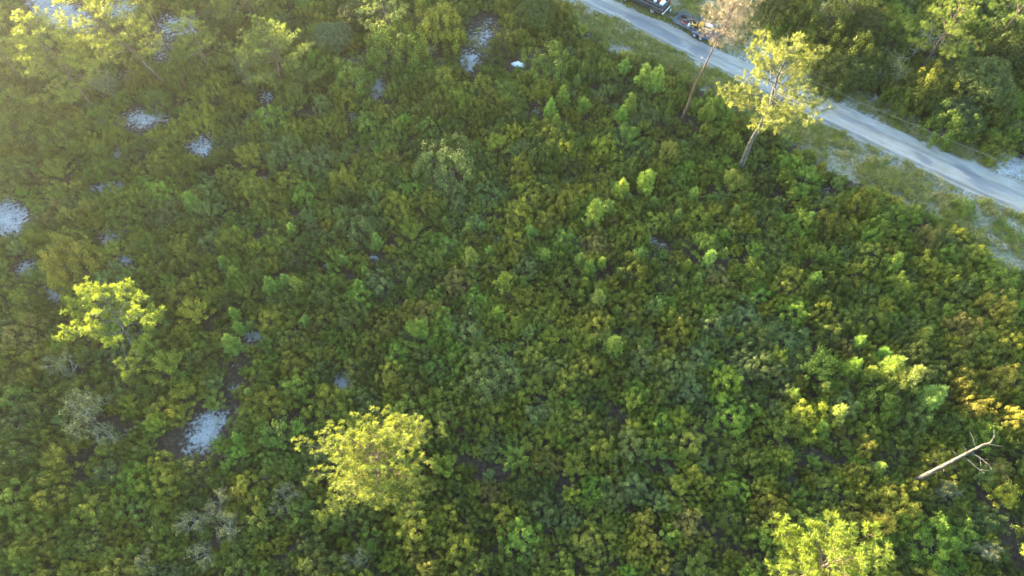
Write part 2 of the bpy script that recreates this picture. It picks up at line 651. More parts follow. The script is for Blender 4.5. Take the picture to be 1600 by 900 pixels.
def place_phrase(px, py, skip=None):
    d = np.hypot(_LP[:, 0] - px, _LP[:, 1] - py)
    order = [i for i in np.argsort(d) if _LN[i] != skip]
    i = order[0]
    v = np.array([px, py]) - _LP[i]
    best, bs = None, -9
    for j in order[1:]:
        w = _LP[j] - _LP[i]
        c = v @ w / (np.linalg.norm(v) * np.linalg.norm(w) + 1e-6) - .0004 * np.linalg.norm(w)
        if c > bs:
            best, bs = j, c
    return _LN[i], _LN[best], float(d[i])


ORD = ['', 'second', 'third', 'fourth', 'fifth', 'sixth', 'seventh', 'eighth', 'ninth', 'tenth', 'eleventh', 'twelfth']


def resolve_labels():
    groups = {}
    for o, phrase, px, py, skip in PENDING:
        a, b, d = place_phrase(px, py, skip)
        groups.setdefault((phrase, a, b), []).append((d, o))
    for (phrase, a, b), L in groups.items():
        L.sort(key=lambda t: t[0])
        for k, (d, o) in enumerate(L):
            a_, b_ = a.replace('the ', '', 1), b.replace('the ', '', 1)
            if len(L) == 1:
                o['label'] = f'{phrase} near {a_} toward {b_}'
            elif k == 0:
                o['label'] = f'{phrase} nearest {a_} toward {b_}'
            else:
                o['label'] = f'{phrase}, {ORD[min(k, 11)]} out from {a_} toward {b_}'
            if len(o['label'].split()) > 15:
                o['label'] = o['label'].replace(' of pale twisted branches', '').replace('the frame edge', 'frame edge').replace(' by the brown litter', '')


def plant(name, crown_me, stem_me, loc, rz, scl, tint, phrase, cat, group, stem_name='stem', tilt=(0, 0), skip=None):
    root = empty(name, loc, 0)
    root.rotation_euler = (tilt[0], tilt[1], rz)
    root.scale = scl if isinstance(scl, tuple) else (scl,) * 3
    c = link('crown', crown_me, root)
    c['tint'] = [float(t) for t in tint]
    link(stem_name, stem_me, root)
    root['category'] = cat
    if group:
        root['group'] = group
    px, py, _ = W2P(loc[0], loc[1], loc[2] + .8)
    PENDING.append((root, phrase, float(px), float(py), skip))
    return root


def scatter(name, label, protos, pos, rot, scl, tint, pick):
    """what nobody could count: ONE object whose points carry copies of a few shared meshes"""
    me = bpy.data.meshes.new(name)
    n = len(pos)
    me.vertices.add(n)
    me.vertices.foreach_set('co', np.asarray(pos, np.float32).ravel())
    for an, typ, key, dat in (('rot', 'FLOAT_VECTOR', 'vector', rot), ('scl', 'FLOAT_VECTOR', 'vector', scl), ('tint', 'FLOAT_VECTOR', 'vector', tint), ('pick', 'INT', 'value', pick)):
        a = me.attributes.new(an, typ, 'POINT')
        a.data.foreach_set(key, np.asarray(dat, np.int32 if typ == 'INT' else np.float32).ravel())
    o = link(name, me)
    tag(o, label, kind='stuff')
    ng = bpy.data.node_groups.new(name + '_nodes', 'GeometryNodeTree')
    ng.interface.new_socket('Geometry', in_out='INPUT', socket_type='NodeSocketGeometry')
    ng.interface.new_socket('Geometry', in_out='OUTPUT', socket_type='NodeSocketGeometry')
    gi, go = ng.nodes.new('NodeGroupInput'), ng.nodes.new('NodeGroupOutput')
    iop = ng.nodes.new('GeometryNodeInstanceOnPoints')
    join = ng.nodes.new('GeometryNodeJoinGeometry')
    for pm in protos:
        po = bpy.data.objects.new(pm.name + '_source', pm)
        oi = ng.nodes.new('GeometryNodeObjectInfo')
        oi.inputs[0].default_value = po
        oi.inputs[1].default_value = False
        g2 = ng.nodes.new('GeometryNodeGeometryToInstance')
        ng.links.new(oi.outputs['Geometry'], g2.inputs[0])
        ng.links.new(g2.outputs[0], join.inputs[0])

    def attr(nm, typ):
        a = ng.nodes.new('GeometryNodeInputNamedAttribute')
        a.data_type = typ
        a.inputs['Name'].default_value = nm
        return next(s for s in a.outputs if s.enabled and s.name == 'Attribute')
    ng.links.new(gi.outputs[0], iop.inputs['Points'])
    ng.links.new(join.outputs[0], iop.inputs['Instance'])
    iop.inputs['Pick Instance'].default_value = True
    ng.links.new(attr('pick', 'INT'), iop.inputs['Instance Index'])
    e2r = ng.nodes.new('FunctionNodeEulerToRotation')
    ng.links.new(attr('rot', 'FLOAT_VECTOR'), e2r.inputs[0])
    ng.links.new(e2r.outputs[0], iop.inputs['Rotation'])
    ng.links.new(attr('scl', 'FLOAT_VECTOR'), iop.inputs['Scale'])
    ng.links.new(iop.outputs[0], go.inputs[0])
    md = o.modifiers.new('scatter', 'NODES')
    md.node_group = ng
    return o


# ------------------------------------------------------------------ the setting: road outline, ground, road
LOW = [(880, -12), (900, 2), (926, 14), (955, 27), (984, 41), (1024, 64), (1060, 81), (1096, 98), (1120, 110), (1185, 143), (1253, 177), (1300, 200), (1353, 225), (1433, 262), (1520, 303), (1600, 338)]
UPP = [(926, -17), (946, -7), (964, 2), (984, 12), (1005, 21), (1034, 32), (1064, 47), (1104, 67), (1130, 80), (1192, 108), (1252, 135), (1302, 157), (1355, 179), (1422, 210), (1500, 244), (1600, 286)]
VERGE_NEAR = [(845, -40), (905, 35), (955, 84), (1010, 94), (1060, 118), (1110, 150), (1180, 192), (1240, 224), (1300, 272), (1370, 298), (1450, 334), (1510, 372), (1550, 406), (1700, 478)] + [(1700, 383)] + LOW[::-1]
VERGE_FAR = [(905, -40), (1190, -60), (1215, 30), (1245, 85), (1280, 112), (1320, 133), (1390, 165), (1450, 203), (1500, 222), (1560, 236), (1700, 290), (1700, 340)] + UPP[::-1]
ROADPOLY = LOW + [(1700, 383), (1700, 340)] + UPP[::-1]
# open ground: px, py, half width, half height, tilt (degrees), sand amount, clears shrubs
OPEN = [
    (12, 340, 30, 30, 0, 1, 1), (165, 293, 32, 10, -12, .95, 1), (42, 418, 24, 16, -35, .7, 1), (85, 458, 22, 13, 0, .85, 1), (197, 405, 15, 9, 0, .9, 1), (176, 368, 24, 12, -15, .7, 1),
    (185, 240, 12, 11, 0, .8, 1), (222, 186, 44, 16, -8, .75, 1), (315, 228, 26, 18, 0, .75, 1), (322, 672, 42, 24, -48, 1, 1), (280, 690, 22, 26, 0, .05, 1), (362, 640, 12, 24, 20, .35, 1), (368, 606, 11, 6, 0, .7, 1),
    (420, 742, 12, 12, 0, .8, 1), (535, 596, 19, 14, -20, 1, 1), (396, 525, 19, 11, 0, .8, 1), (365, 570, 10, 20, 0, .3, 1), (511, 415, 8, 6, 0, .8, 1), (583, 403, 7, 6, 0, .8, 1), (905, 384, 12, 9, 25, .75, 1), (1025, 380, 18, 12, 20, .5, 1),
    (915, 472, 14, 9, 0, .1, 1), (970, 440, 12, 12, 0, .2, 1), (966, 648, 20, 14, 0, .25, 1), (590, 138, 14, 20, 25, .9, 1), (551, 181, 9, 8, 0, .7, 1), (733, 96, 18, 16, 30, .95, 1), (752, 60, 22, 26, 0, .6, 1), (688, 98, 12, 8, 0, .9, 1), (673, 78, 8, 7, 0, .9, 1), (765, 35, 20, 15, 0, .3, 1),
    (600, 95, 65, 12, 0, .3, 1), (545, 95, 14, 10, 0, .6, 1), (825, 92, 40, 14, 0, .25, 1), (875, 95, 12, 8, 0, .6, 1), (95, 22, 60, 26, 25, 1, 1), (190, 12, 30, 18, 0, 1, 1), (285, 40, 45, 20, 0, .75, 1), (250, 75, 25, 25, 0, .45, 1), (205, 120, 24, 14, 0, .5, 1), (418, 150, 12, 18, 20, .6, 1), (420, 180, 8, 5, 0, .8, 1),
    (1290, 297, 9, 6, 0, .6, 1), (1308, 342, 8, 7, 0, .6, 1), (1364, 155, 18, 10, 20, .85, 1), (1395, 170, 18, 10, 30, .8, 1), (1428, 180, 14, 16, 0, .75, 1), (1378, 122, 14, 12, 0, .7, 1), (1295, 96, 14, 12, 0, .6, 1), (1480, 75, 16, 7, 0, .6, 1),
    (1585, 262, 45, 22, 15, 1, 1), (1545, 245, 25, 10, 15, .8, 1), (1500, 318, 22, 8, 25, .8, 1), (1560, 372, 28, 14, 30, .75, 1), (1585, 352, 30, 10, 25, .9, 1), (1475, 300, 25, 6, 25, .6, 1), (1400, 262, 30, 6, 25, .55, 1), (1188, 80, 30, 18, 15, .9, 1), (1150, 60, 30, 16, 20, .4, 1), (1250, 42, 36, 7, -32, .6, 1), (1100, 5, 34, 14, 0, .6, 1), (1065, 12, 12, 14, 0, .45, 1),
    (560, 232, 12, 6, 0, .55, 1), (1325, 606, 6, 7, 0, .8, 1), (838, 172, 8, 8, 0, .5, 1), (415, 275, 12, 14, 0, .35, 1), (470, 332, 9, 9, 0, .4, 1), (345, 415, 10, 8, 0, .45, 1), (720, 365, 10, 8, 0, .25, 1), (1180, 700, 12, 10, 0, .3, 1), (1345, 775, 14, 9, 0, .05, 1), (742, 850, 6, 5, 0, .5, 1), (1085, 695, 8, 6, 0, .4, 1), (1430, 590, 8, 6, 0, .5, 1), (600, 470, 8, 7, 0, .2, 1), (930, 60, 22, 8, 25, .7, 0), (968, 74, 26, 12, 10, .6, 0), (985, 90, 20, 8, 10, .3, 0), (1560, 820, 12, 9, 0, 0, 1), (1545, 640, 10, 8, 0, 0, 1), (1460, 470, 8, 12, 0, 0, 1), (790, 515, 8, 8, 0, .2, 1)]


def open_field(px, py, clear=False, grow_=1.0, drop=0.0):
    s = np.zeros(np.shape(px))
    for ox, oy, a, b, tl, amt, cl in OPEN:
        if clear and not cl:
            continue
        t = math.radians(tl)
        dx, dy = px - ox, py - oy - drop
        u, v = dx * math.cos(t) + dy * math.sin(t), -dx * math.sin(t) + dy * math.cos(t)
        q = np.sqrt((u / (a * grow_)) ** 2 + (v / (b * grow_)) ** 2)
        w = np.clip(1.35 - .85 * q, 0, 1) if not clear else (q < 1.0) * 1.0
        s = np.maximum(s, w * (amt if not clear else 1.0))
    return s


def build_ground():
    fx = np.arange(-70, 70.01, .36)
    fy = np.arange(-4, 84.01, .36)
    far = np.array([75, 85, 100, 130, 180, 260, 400, 600.])
    X = np.concatenate([-far[::-1], fx, far])
    Y = np.concatenate([-far[::-1] + 60, fy, far + 12])
    gx, gy = np.meshgrid(X, Y, indexing='xy')
    x, y = gx.ravel(), gy.ravel()
    px, py, dep = W2P(x, y)
    ok = dep > 5
    px, py = np.where(ok, px, -9999), np.where(ok, py, 9999)
    sand = open_field(px, py)
    inside = (px > -60) & (px < 1660) & (py > -60) & (py < 960)
    wild = np.clip((fbm(x * .11 + 40, y * .11) - .56) * 5, 0, 1) * .9
    sand = np.where(sand > 0, np.clip(sand * .82 + .10 * (sand > .25), 0, .86), 0)
    sand = np.where(inside, sand, np.maximum(sand, wild))
    seg = np.concatenate([EDGE_LOW[::2], EDGE_UPP[::2]])
    nr = (np.abs(x) < 75) & (y > -5) & (y < 86)
    dist = np.full(len(x), 9.0)
    idx = np.nonzero(nr)[0]
    for q in range(0, len(idx), 20000):
        ii_ = idx[q:q + 20000]
        dist[ii_] = np.sqrt(((x[ii_, None] - seg[None, :, 0]) ** 2 + (y[ii_, None] - seg[None, :, 1]) ** 2).min(1))
    sand = np.maximum(sand, np.clip(.95 - dist * .55, 0, .62))
    verge = (inpoly(px, py, VERGE_NEAR) | inpoly(px, py, VERGE_FAR) | inpoly(px, py, ROADPOLY)) * 1.0
    z = (fbm(x * .35, y * .35) - .5) * .10
    nearroad = np.minimum(np.min(np.hypot(px[:, None] - np.array(LOW)[None, :, 0], (py[:, None] - np.array(LOW)[None, :, 1]) * 1.4), 1), 9e9)
    onroad = inpoly(px, py, ROADPOLY)
    fl = np.clip((nearroad - 45) / 60, 0, 1)
    z = np.where(onroad, -.02, z * np.where(verge > .5, .3, 1) * np.maximum(fl, .15)) - .03
    z = np.where((np.abs(x) > 72) | (y > 86) | (y < -6), -.03, z)
    ny, nx = gx.shape
    i, j = np.meshgrid(np.arange(ny - 1), np.arange(nx - 1), indexing='ij')
    f = np.stack([i * nx + j, i * nx + j + 1, (i + 1) * nx + j + 1, (i + 1) * nx + j], -1).reshape(-1, 4)
    mb = MB()
    mb.add(np.stack([x, y, z], -1), f)
    me = mb.mesh('ground', 'scrub_soil', smooth=True)
    for nm, dat in (('sand', sand), ('verge', verge)):
        a = me.attributes.new(nm, 'FLOAT', 'POINT')
        a.data.foreach_set('value', dat.astype(np.float32))
    o = link('ground', me)
    o['kind'] = 'structure'
    o['label'] = 'white sand and brown leaf litter under the scrub'


def resample(pl, n):
    pl = np.asarray(pl, float)
    d = np.concatenate([[0], np.cumsum(np.linalg.norm(np.diff(pl, axis=0), axis=1))])
    t = np.linspace(0, d[-1], n)
    return np.stack([np.interp(t, d, pl[:, k]) for k in range(2)], -1)


def smooth_pl(p, k=6):
    for _ in range(k):
        q = p.copy()
        q[1:-1] = (p[:-2] + 2 * p[1:-1] + p[2:]) / 4
        p = q
    return p


def road_edges(n=360, ext=90.0):
    out = []
    for e in (LOW, UPP):
        p = np.stack(P2W([a for a, b in e], [b for a, b in e]), -1)
        p = smooth_pl(resample(p, 60), 8)
        d0, d1 = norm(p[0] - p[6]), norm(p[-1] - p[-8])
        p = np.concatenate([[p[0] + d0 * ext], p, [p[-1] + d1 * ext]])
        out.append(resample(p, n))
    return out


EDGE_LOW, EDGE_UPP = road_edges()
GREY = [(1022, 45, 42, 9, 26, 1.0), (1050, 62, 20, 6, 26, .9), (1094, 80, 16, 8, 20, 1.0), (940, 6, 30, 4, 26, .6), (1300, 175, 60, 9, 24, .5), (1340, 195, 40, 7, 24, .6), (1445, 250, 18, 5, 30, .9), (1520, 275, 40, 5, 35, .8), (1560, 300, 50, 8, 22, .6), (1470, 260, 40, 5, 26, .4)]


def build_road():
    n, m = len(EDGE_LOW), 17
    rng = np.random.default_rng(5)
    v = np.linspace(0, 1, m)
    P = EDGE_LOW[:, None] * (1 - v)[None, :, None] + EDGE_UPP[:, None] * v[None, :, None]
    side = norm(EDGE_UPP - EDGE_LOW)
    jit = (fbm(np.arange(n) * .35, np.zeros(n)) - .5) * .7
    jit2 = (fbm(np.arange(n) * .3, np.zeros(n) + 9) - .5) * .9
    P[:, 0] += side * jit[:, None] * .35
    P[:, -1] += side * jit2[:, None]
    z = .012 + .035 * (1 - (2 * v - 1) ** 2)[None, :] * np.ones((n, 1))
    V = np.concatenate([P, z[..., None]], -1).reshape(-1, 3)
    i, j = np.meshgrid(np.arange(n - 1), np.arange(m - 1), indexing='ij')
    f = np.stack([i * m + j, (i + 1) * m + j, (i + 1) * m + j + 1, i * m + j + 1], -1).reshape(-1, 4)[:, ::-1]
    mb = MB()
    mb.add(V, f)
    me = mb.mesh('road', 'worn_road', smooth=True)
    if me.polygons[0].normal.z < 0:
        me.flip_normals()
    px, py, _ = W2P(V[:, 0], V[:, 1])
    g = np.zeros(len(V))
    for ox, oy, a, b, tl, amt in GREY:
        t = math.radians(tl)
        dx, dy = px - ox, py - oy
        u, w = dx * math.cos(t) + dy * math.sin(t), -dx * math.sin(t) + dy * math.cos(t)
        g = np.maximum(g, np.clip(1.6 - np.sqrt((u / a) ** 2 + (w / b) ** 2), 0, 1) * amt)
    out = (px < 900) | (px > 1620) | (py < -8)
    vv = np.tile(v, n)
    g = np.where(out, .45 * (np.abs(vv - .5) < .25), g)
    e = ((vv > .08) & (vv < .16)) * (fbm(np.repeat(np.arange(n), m) * .5, vv * 3) > .42) * 1.0
    for nm, dat in (('grey', g), ('edge', e)):
        a = me.attributes.new(nm, 'FLOAT', 'POINT')
        a.data.foreach_set('value', dat.astype(np.float32))
    uvl = me.uv_layers.new(name='UVMap')
    arc = np.concatenate([[0], np.cumsum(np.linalg.norm(np.diff(EDGE_LOW, axis=0), axis=1))])
    uu = np.repeat(arc, m)
    li = np.zeros(len(me.loops), np.int32)
    me.loops.foreach_get('vertex_index', li)
    uvl.data.foreach_set('uv', np.stack([uu[li], vv[li] * 3.0], -1).astype(np.float32).ravel())
    o = link('road', me)
    o['kind'] = 'structure'
    o['label'] = 'narrow worn asphalt road drifted over with pale sand'


build_ground()
build_road()

# ------------------------------------------------------------------ shrub field
OAK = [shrub_meshes('oak_shrub', R, H, 100 + k, rag=rg) for k, (R, H, rg) in enumerate([(.62, .75, .2), (.7, .95, .24), (.85, 1.0, .22), (.95, 1.15, .24), (1.05, 1.2, .2), (1.2, 1.35, .22), (1.35, 1.5, .2), (1.5, 1.55, .2)])]
OAKR = [.62, .7, .85, .95, 1.05, 1.2, 1.35, 1.5]
SHOOT = [shoot_meshes('shoot_shrub', R, H, 200 + k) for k, (R, H) in enumerate([(.6, .9), (.8, 1.1), (1.0, 1.2)])]
SHOOTR = [.6, .8, 1.0]
SAP = [sapling_meshes('sapling', H, R, 300 + k) for k, (H, R) in enumerate([(2.0, .62), (1.6, .6), (2.4, .75), (1.3, .55)])]
SAPR = [.62, .6, .75, .55]
DEAD = [dead_shrub_meshes('dead_shrub', R, H, 400 + k) for k, (R, H) in enumerate([(1.3, 1.5), (1.1, 1.3), (1.5, 1.4)])]

T_OLIVE, T_YELLOW, T_DARK, T_GREY = (.150, .174, .024), (.208, .212, .025), (.090, .116, .021), (.132, .168, .046)
T_GREEN, T_BRIGHT, T_RUST, T_GOLD, T_SAP = (.132, .184, .026), (.170, .250, .030), (.205, .175, .042), (.25, .222, .034), (.215, .300, .066)
TINTS = dict(olive=T_OLIVE, yellowish=T_YELLOW, dark=T_DARK, greyish=T_GREY, green=T_GREEN, bright=T_BRIGHT, rusty=T_RUST, golden=T_GOLD)
CWORD = dict(olive='olive', yellowish='yellow-green', dark='dark green', greyish='grey-green', green='mid-green', bright='vivid green', rusty='rust-tinged', golden='golden-leaved')
GREYSPOT = [(470, 265, 70, 40), (480, 360, 60, 40), (620, 330, 60, 40), (740, 300, 60, 40), (840, 250, 50, 30), (430, 170, 70, 25), (560, 360, 40, 30), (100, 570, 70, 25), (70, 690, 60, 40), (330, 820, 70, 70), (450, 760, 30, 30), (800, 580, 40, 40), (1110, 530, 60, 50), (1160, 560, 40, 40), (1060, 610, 50, 30), (1230, 540, 30, 30), (1530, 130, 60, 50), (1000, 170, 60, 40), (880, 770, 70, 60), (1540, 790, 50, 50), (540, 870, 50, 30), (350, 350, 40, 50), (960, 700, 40, 30)]


def choose_tint(x, y, px, py, rng):
    g = 0.0
    for ox, oy, a, b in GREYSPOT:
        g = max(g, 1 - ((px - ox) / a) ** 2 - ((py - oy) / b) ** 2)
    f = fbm(x * .16 + 3, y * .16 + 8)
    r = rng.random()
    if g > 0 and r < .45:
        return 'greyish'
    w = dict(olive=.36, yellowish=.30 * (1.7 if f > .55 else .8), dark=.13 * (1.8 if f < .45 else .7), greyish=.09, green=.17, bright=.03, rusty=.006, golden=.0)
    ks = list(w)
    p = np.array([w[k] for k in ks])
    return ks[rng.choice(len(ks), p=p / p.sum())]


# plants that the photograph picks out: saplings and coloured bushes
SAPLINGS = [(972, 292, 26), (1011, 280, 30), (982, 308, 16), (930, 326, 30), (950, 322, 24), (1022, 315, 18), (829, 360, 19), (852, 396, 18), (877, 399, 13), (736, 398, 24), (765, 392, 17), (731, 354, 15), (787, 437, 27), (907, 404, 20), (922, 416, 22), (940, 409, 17), (969, 425, 17), (914, 442, 20), (907, 460, 18), (935, 462, 24), (998, 398, 24), (1010, 372, 14), (1110, 400, 22), (1132, 365, 16), (1132, 394, 16), (1074, 413, 17), (1091, 434, 17), (1150, 328, 16), (1190, 414, 13), (997, 444, 13), (587, 374, 19), (535, 405, 17), (570, 422, 15), (420, 442, 22), (445, 436, 20), (463, 442, 22), (560, 444, 19), (522, 444, 15), (454, 355, 16), (752, 352, 13), (297, 312, 22), (370, 360, 14), (348, 407, 17), (365, 424, 20), (364, 488, 17), (372, 510, 19), (360, 533, 27), (390, 507, 14), (387, 612, 15), (477, 499, 17), (440, 599, 13), (777, 489, 24), (702, 534, 17), (922, 533, 23), (960, 537, 27), (965, 484, 14), (956, 502, 13), (1157, 525, 13), (1345, 532, 20), (1381, 553, 24), (1398, 570, 34), (1422, 586, 38), (1336, 572, 27), (1360, 582, 26), (1462, 616, 36), (1240, 615, 22), (1312, 643, 28), (1284, 668, 25), (1450, 657, 16), (1446, 520, 22), (1290, 603, 19), (1400, 406, 25), (1276, 433, 21), (1298, 429, 13), (1267, 338, 16), (985, 158, 20), (902, 124, 13), (880, 146, 20), (861, 166, 20), (912, 163, 20), (972, 175, 18), (1107, 168, 22), (870, 188, 16), (977, 101, 18), (1008, 114, 26), (1028, 118, 26), (1375, 730, 20), (950, 749, 15), (370, 683, 18), (377, 748, 17), (695, 345, 13), (1240, 300, 15), (1060, 335, 16), (1175, 470, 15), (640, 440, 14), (1085, 300, 17)]
# px, py, width px, tint, height factor
BUSHES = [(1007, 811, 34, 'golden', 1.5), (1022, 849, 36, 'golden', 1.4), (992, 866, 32, 'golden', 1.45), (1037, 880, 30, 'golden', 1.3), (1075, 817, 50, 'rusty', 1.2), (1085, 742, 36, 'yellowish', 1.35), (1102, 758, 34, 'yellowish', 1.3), (857, 724, 42, 'rusty', 1.2), (645, 874, 42, 'golden', 1.2), (668, 888, 40, 'golden', 1.2), (1567, 474, 50, 'golden', 1.3), (1507, 509, 52, 'rusty', 1.35), (1580, 528, 54, 'yellowish', 1.3), (1563, 586, 48, 'golden', 1.5), (1512, 600, 40, 'golden', 1.6), (1530, 636, 44, 'golden', 1.4), (1590, 654, 44, 'golden', 1.7), (1355, 699, 30, 'golden', 1.6), (1340, 737, 28, 'golden', 1.4), (1392, 768, 28, 'golden', 1.5), (1377, 819, 38, 'golden', 1.9), (1560, 733, 34, 'rusty', 1.6), (1432, 804, 32, 'rusty', 1.3), (1290, 472, 40, 'yellowish', 1.3), (1322, 548, 26, 'rusty', 1.5), (98, 402, 70, 'golden', 1.9), (135, 319, 26, 'golden', 1.4), (107, 334, 28, 'golden', 1.35), (117, 292, 22, 'golden', 1.4), (75, 342, 26, 'rusty', 1.2), (30, 522, 60, 'rusty', 1.25), (58, 560, 54, 'golden', 1.15), (20, 590, 40, 'rusty', 1.2), (1452, 372, 44, 'rusty', 1.3), (1452, 412, 40, 'yellowish', 1.3), (1485, 430, 40, 'yellowish', 1.2), (615, 247, 34, 'rusty', 1.2), (957, 342, 30, 'rusty', 1.0), (706, 437, 46, 'rusty', 1.1), (617, 320, 52, 'yellowish', 1.2), (665, 490, 46, 'rusty', 1.1), (1245, 483, 46, 'bright', 1.2), (1041, 468, 38, 'bright', 1.1), (1038, 663, 48, 'bright', 1.0), (555, 462, 46, 'bright', 1.0), (625, 552, 50, 'bright', 1.0), (747, 468, 40, 'bright', 1.0), (892, 633, 30, 'bright', 1.0), (1395, 330, 54, 'green', 1.2), (1378, 345, 50, 'green', 1.2), (1512, 322, 30, 'green', .8), (1067, 265, 44, 'bright', 1.1), (925, 760, 44, 'bright', 1.1), (1150, 762, 46, 'bright', 1.1), (1460, 836, 76, 'bright', 1.1), (575, 848, 50, 'green', 1.0), (690, 803, 50, 'yellowish', 1.2), (1380, 614, 74, 'green', 1.2), (860, 90, 70, 'green', 1.2), (1230, 250, 36, 'bright', 1.0), (1120, 170, 50, 'bright', 1.1), (552, 112, 66, 'green', 1.2), (640, 112, 46, 'green', 1.2), (612, 62, 80, 'green', 1.4), (680, 30, 70, 'yellowish', 1.6), (460, 110, 50, 'olive', 1.2), (885, 372, 44, 'bright', 1.0), (768, 775, 40, 'rusty', 1.15), (765, 700, 40, 'greyish', 1.1), (760, 590, 80, 'greyish', 1.2), (855, 455, 34, 'yellowish', 1.0), (210, 115, 36, 'yellowish', 1.2), (330, 130, 50, 'yellowish', 1.2), (40, 465, 44, 'olive', 1.2), (440, 230, 60, 'greyish', 1.2), (700, 250, 80, 'greyish', 1.25), (560, 350, 60, 'greyish', 1.2), (885, 480, 30, 'yellowish', 1), (1560, 440, 60, 'green', 1.2), (1316, 112, 60, 'dark', 1.3), (1340, 60, 70, 'olive', 1.7), (1365, 95, 60, 'dark', 1.4), (1460, 125, 70, 'yellowish', 1.4), (1590, 150, 50, 'bright', 1.6), (1420, 150, 56, 'olive', 1.2), (1490, 185, 64, 'green', 1.4), (1560, 225, 46, 'yellowish', 1.0), (1300, 20, 70, 'olive', 1.6), (1250, 15, 60, 'olive', 1.5), (1225, 40, 40, 'green', 1.2), (1580, 60, 70, 'dark', 1.6), (1410, 30, 60, 'green', 1.6), (25, 190, 80, 'olive', 1.2), (90, 205, 60, 'olive', 1.2)]
DEADS = [(100, 575, 62), (130, 645, 80), (165, 675, 66), (300, 812, 66), (335, 790, 60), (352, 830, 66), (320, 862, 60), (452, 766, 56), (440, 800, 46), (228, 872, 50), (560, 880, 60), (380, 108, 48), (1480, 768, 44), (1540, 860, 46), (1300, 25, 64), (1400, 105, 50), (155, 130, 56)]

taken_x, taken_y, taken_r = [], [], []


def take(x, y, r):
    taken_x.append(x)
    taken_y.append(y)
    taken_r.append(r)


rng = np.random.default_rng(21)
for px, py, w in SAPLINGS:
    k = int(rng.integers(4))
    s = w * mpp(px, py) / (2 * SAPR[k]) * 1.12
    x, y = P2W(px, py, .72 * [2.0, 1.6, 2.4, 1.3][k] * s * 1.35)
    t = np.array(T_SAP) * (.85 + .35 * rng.random()) * np.array([.85 + .4 * rng.random(), 1, .75 + .6 * rng.random()])
    size = 'tiny' if w < 16 else 'small' if w < 21 else 'tall' if w >= 26 else 'slender'
    hue = 'pale green' if t[2] > .07 else 'light green'
    sk = 'the twin pale saplings' if abs(px - 942) < 30 and abs(py - 534) < 12 else None
    plant('young_pine', SAP[k][0], SAP[k][1], (float(x), float(y), -.02), rng.random() * 6.28, (float(s), float(s), float(s) * 1.35), t, f'{size} {hue} young pine', 'young pine', 'young pines in the scrub', 'trunk', skip=sk)
    take(float(x), float(y), SAPR[k] * s * .8)
BIG = 0
for px, py, w, tn, hf in BUSHES:
    R = w * mpp(px, py) / 2 * 1.1
    k = int(np.argmin(np.abs(np.array(OAKR) - R)))
    s = R / OAKR[k]
    hz = s * hf
    if tn == 'golden' and px > 900:
        hz *= 1.15
    x, y = P2W(px, py, .7 * OAKR[k] * 1.15 * hz)
    t = np.array(TINTS[tn]) * (.9 + .25 * rng.random())
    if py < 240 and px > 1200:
        t, hf = t * .78, min(hf, 1.3)  # bushes beyond the road: shade put into a darker leaf tint
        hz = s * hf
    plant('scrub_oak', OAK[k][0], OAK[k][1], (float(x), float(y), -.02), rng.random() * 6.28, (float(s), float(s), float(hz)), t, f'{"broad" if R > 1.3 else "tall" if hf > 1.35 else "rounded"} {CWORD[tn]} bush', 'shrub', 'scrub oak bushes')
    take(float(x), float(y), R * .8)
    BIG += 1
for px, py, w in DEADS:
    k = int(rng.integers(3))
    R = w * mpp(px, py) / 2
    s = R / [1.3, 1.1, 1.5][k]
    x, y = P2W(px, py, 1.2 * s)
    plant('bare_shrub', DEAD[k][0], DEAD[k][1], (float(x), float(y), -.02), rng.random() * 6.28, (float(s), float(s), float(s) * 1.55), np.array((.20, .21, .095)), 'half-bare shrub of pale twisted branches', 'shrub', 'half-bare lichened shrubs', 'branches')
    take(float(x), float(y), R * .7)

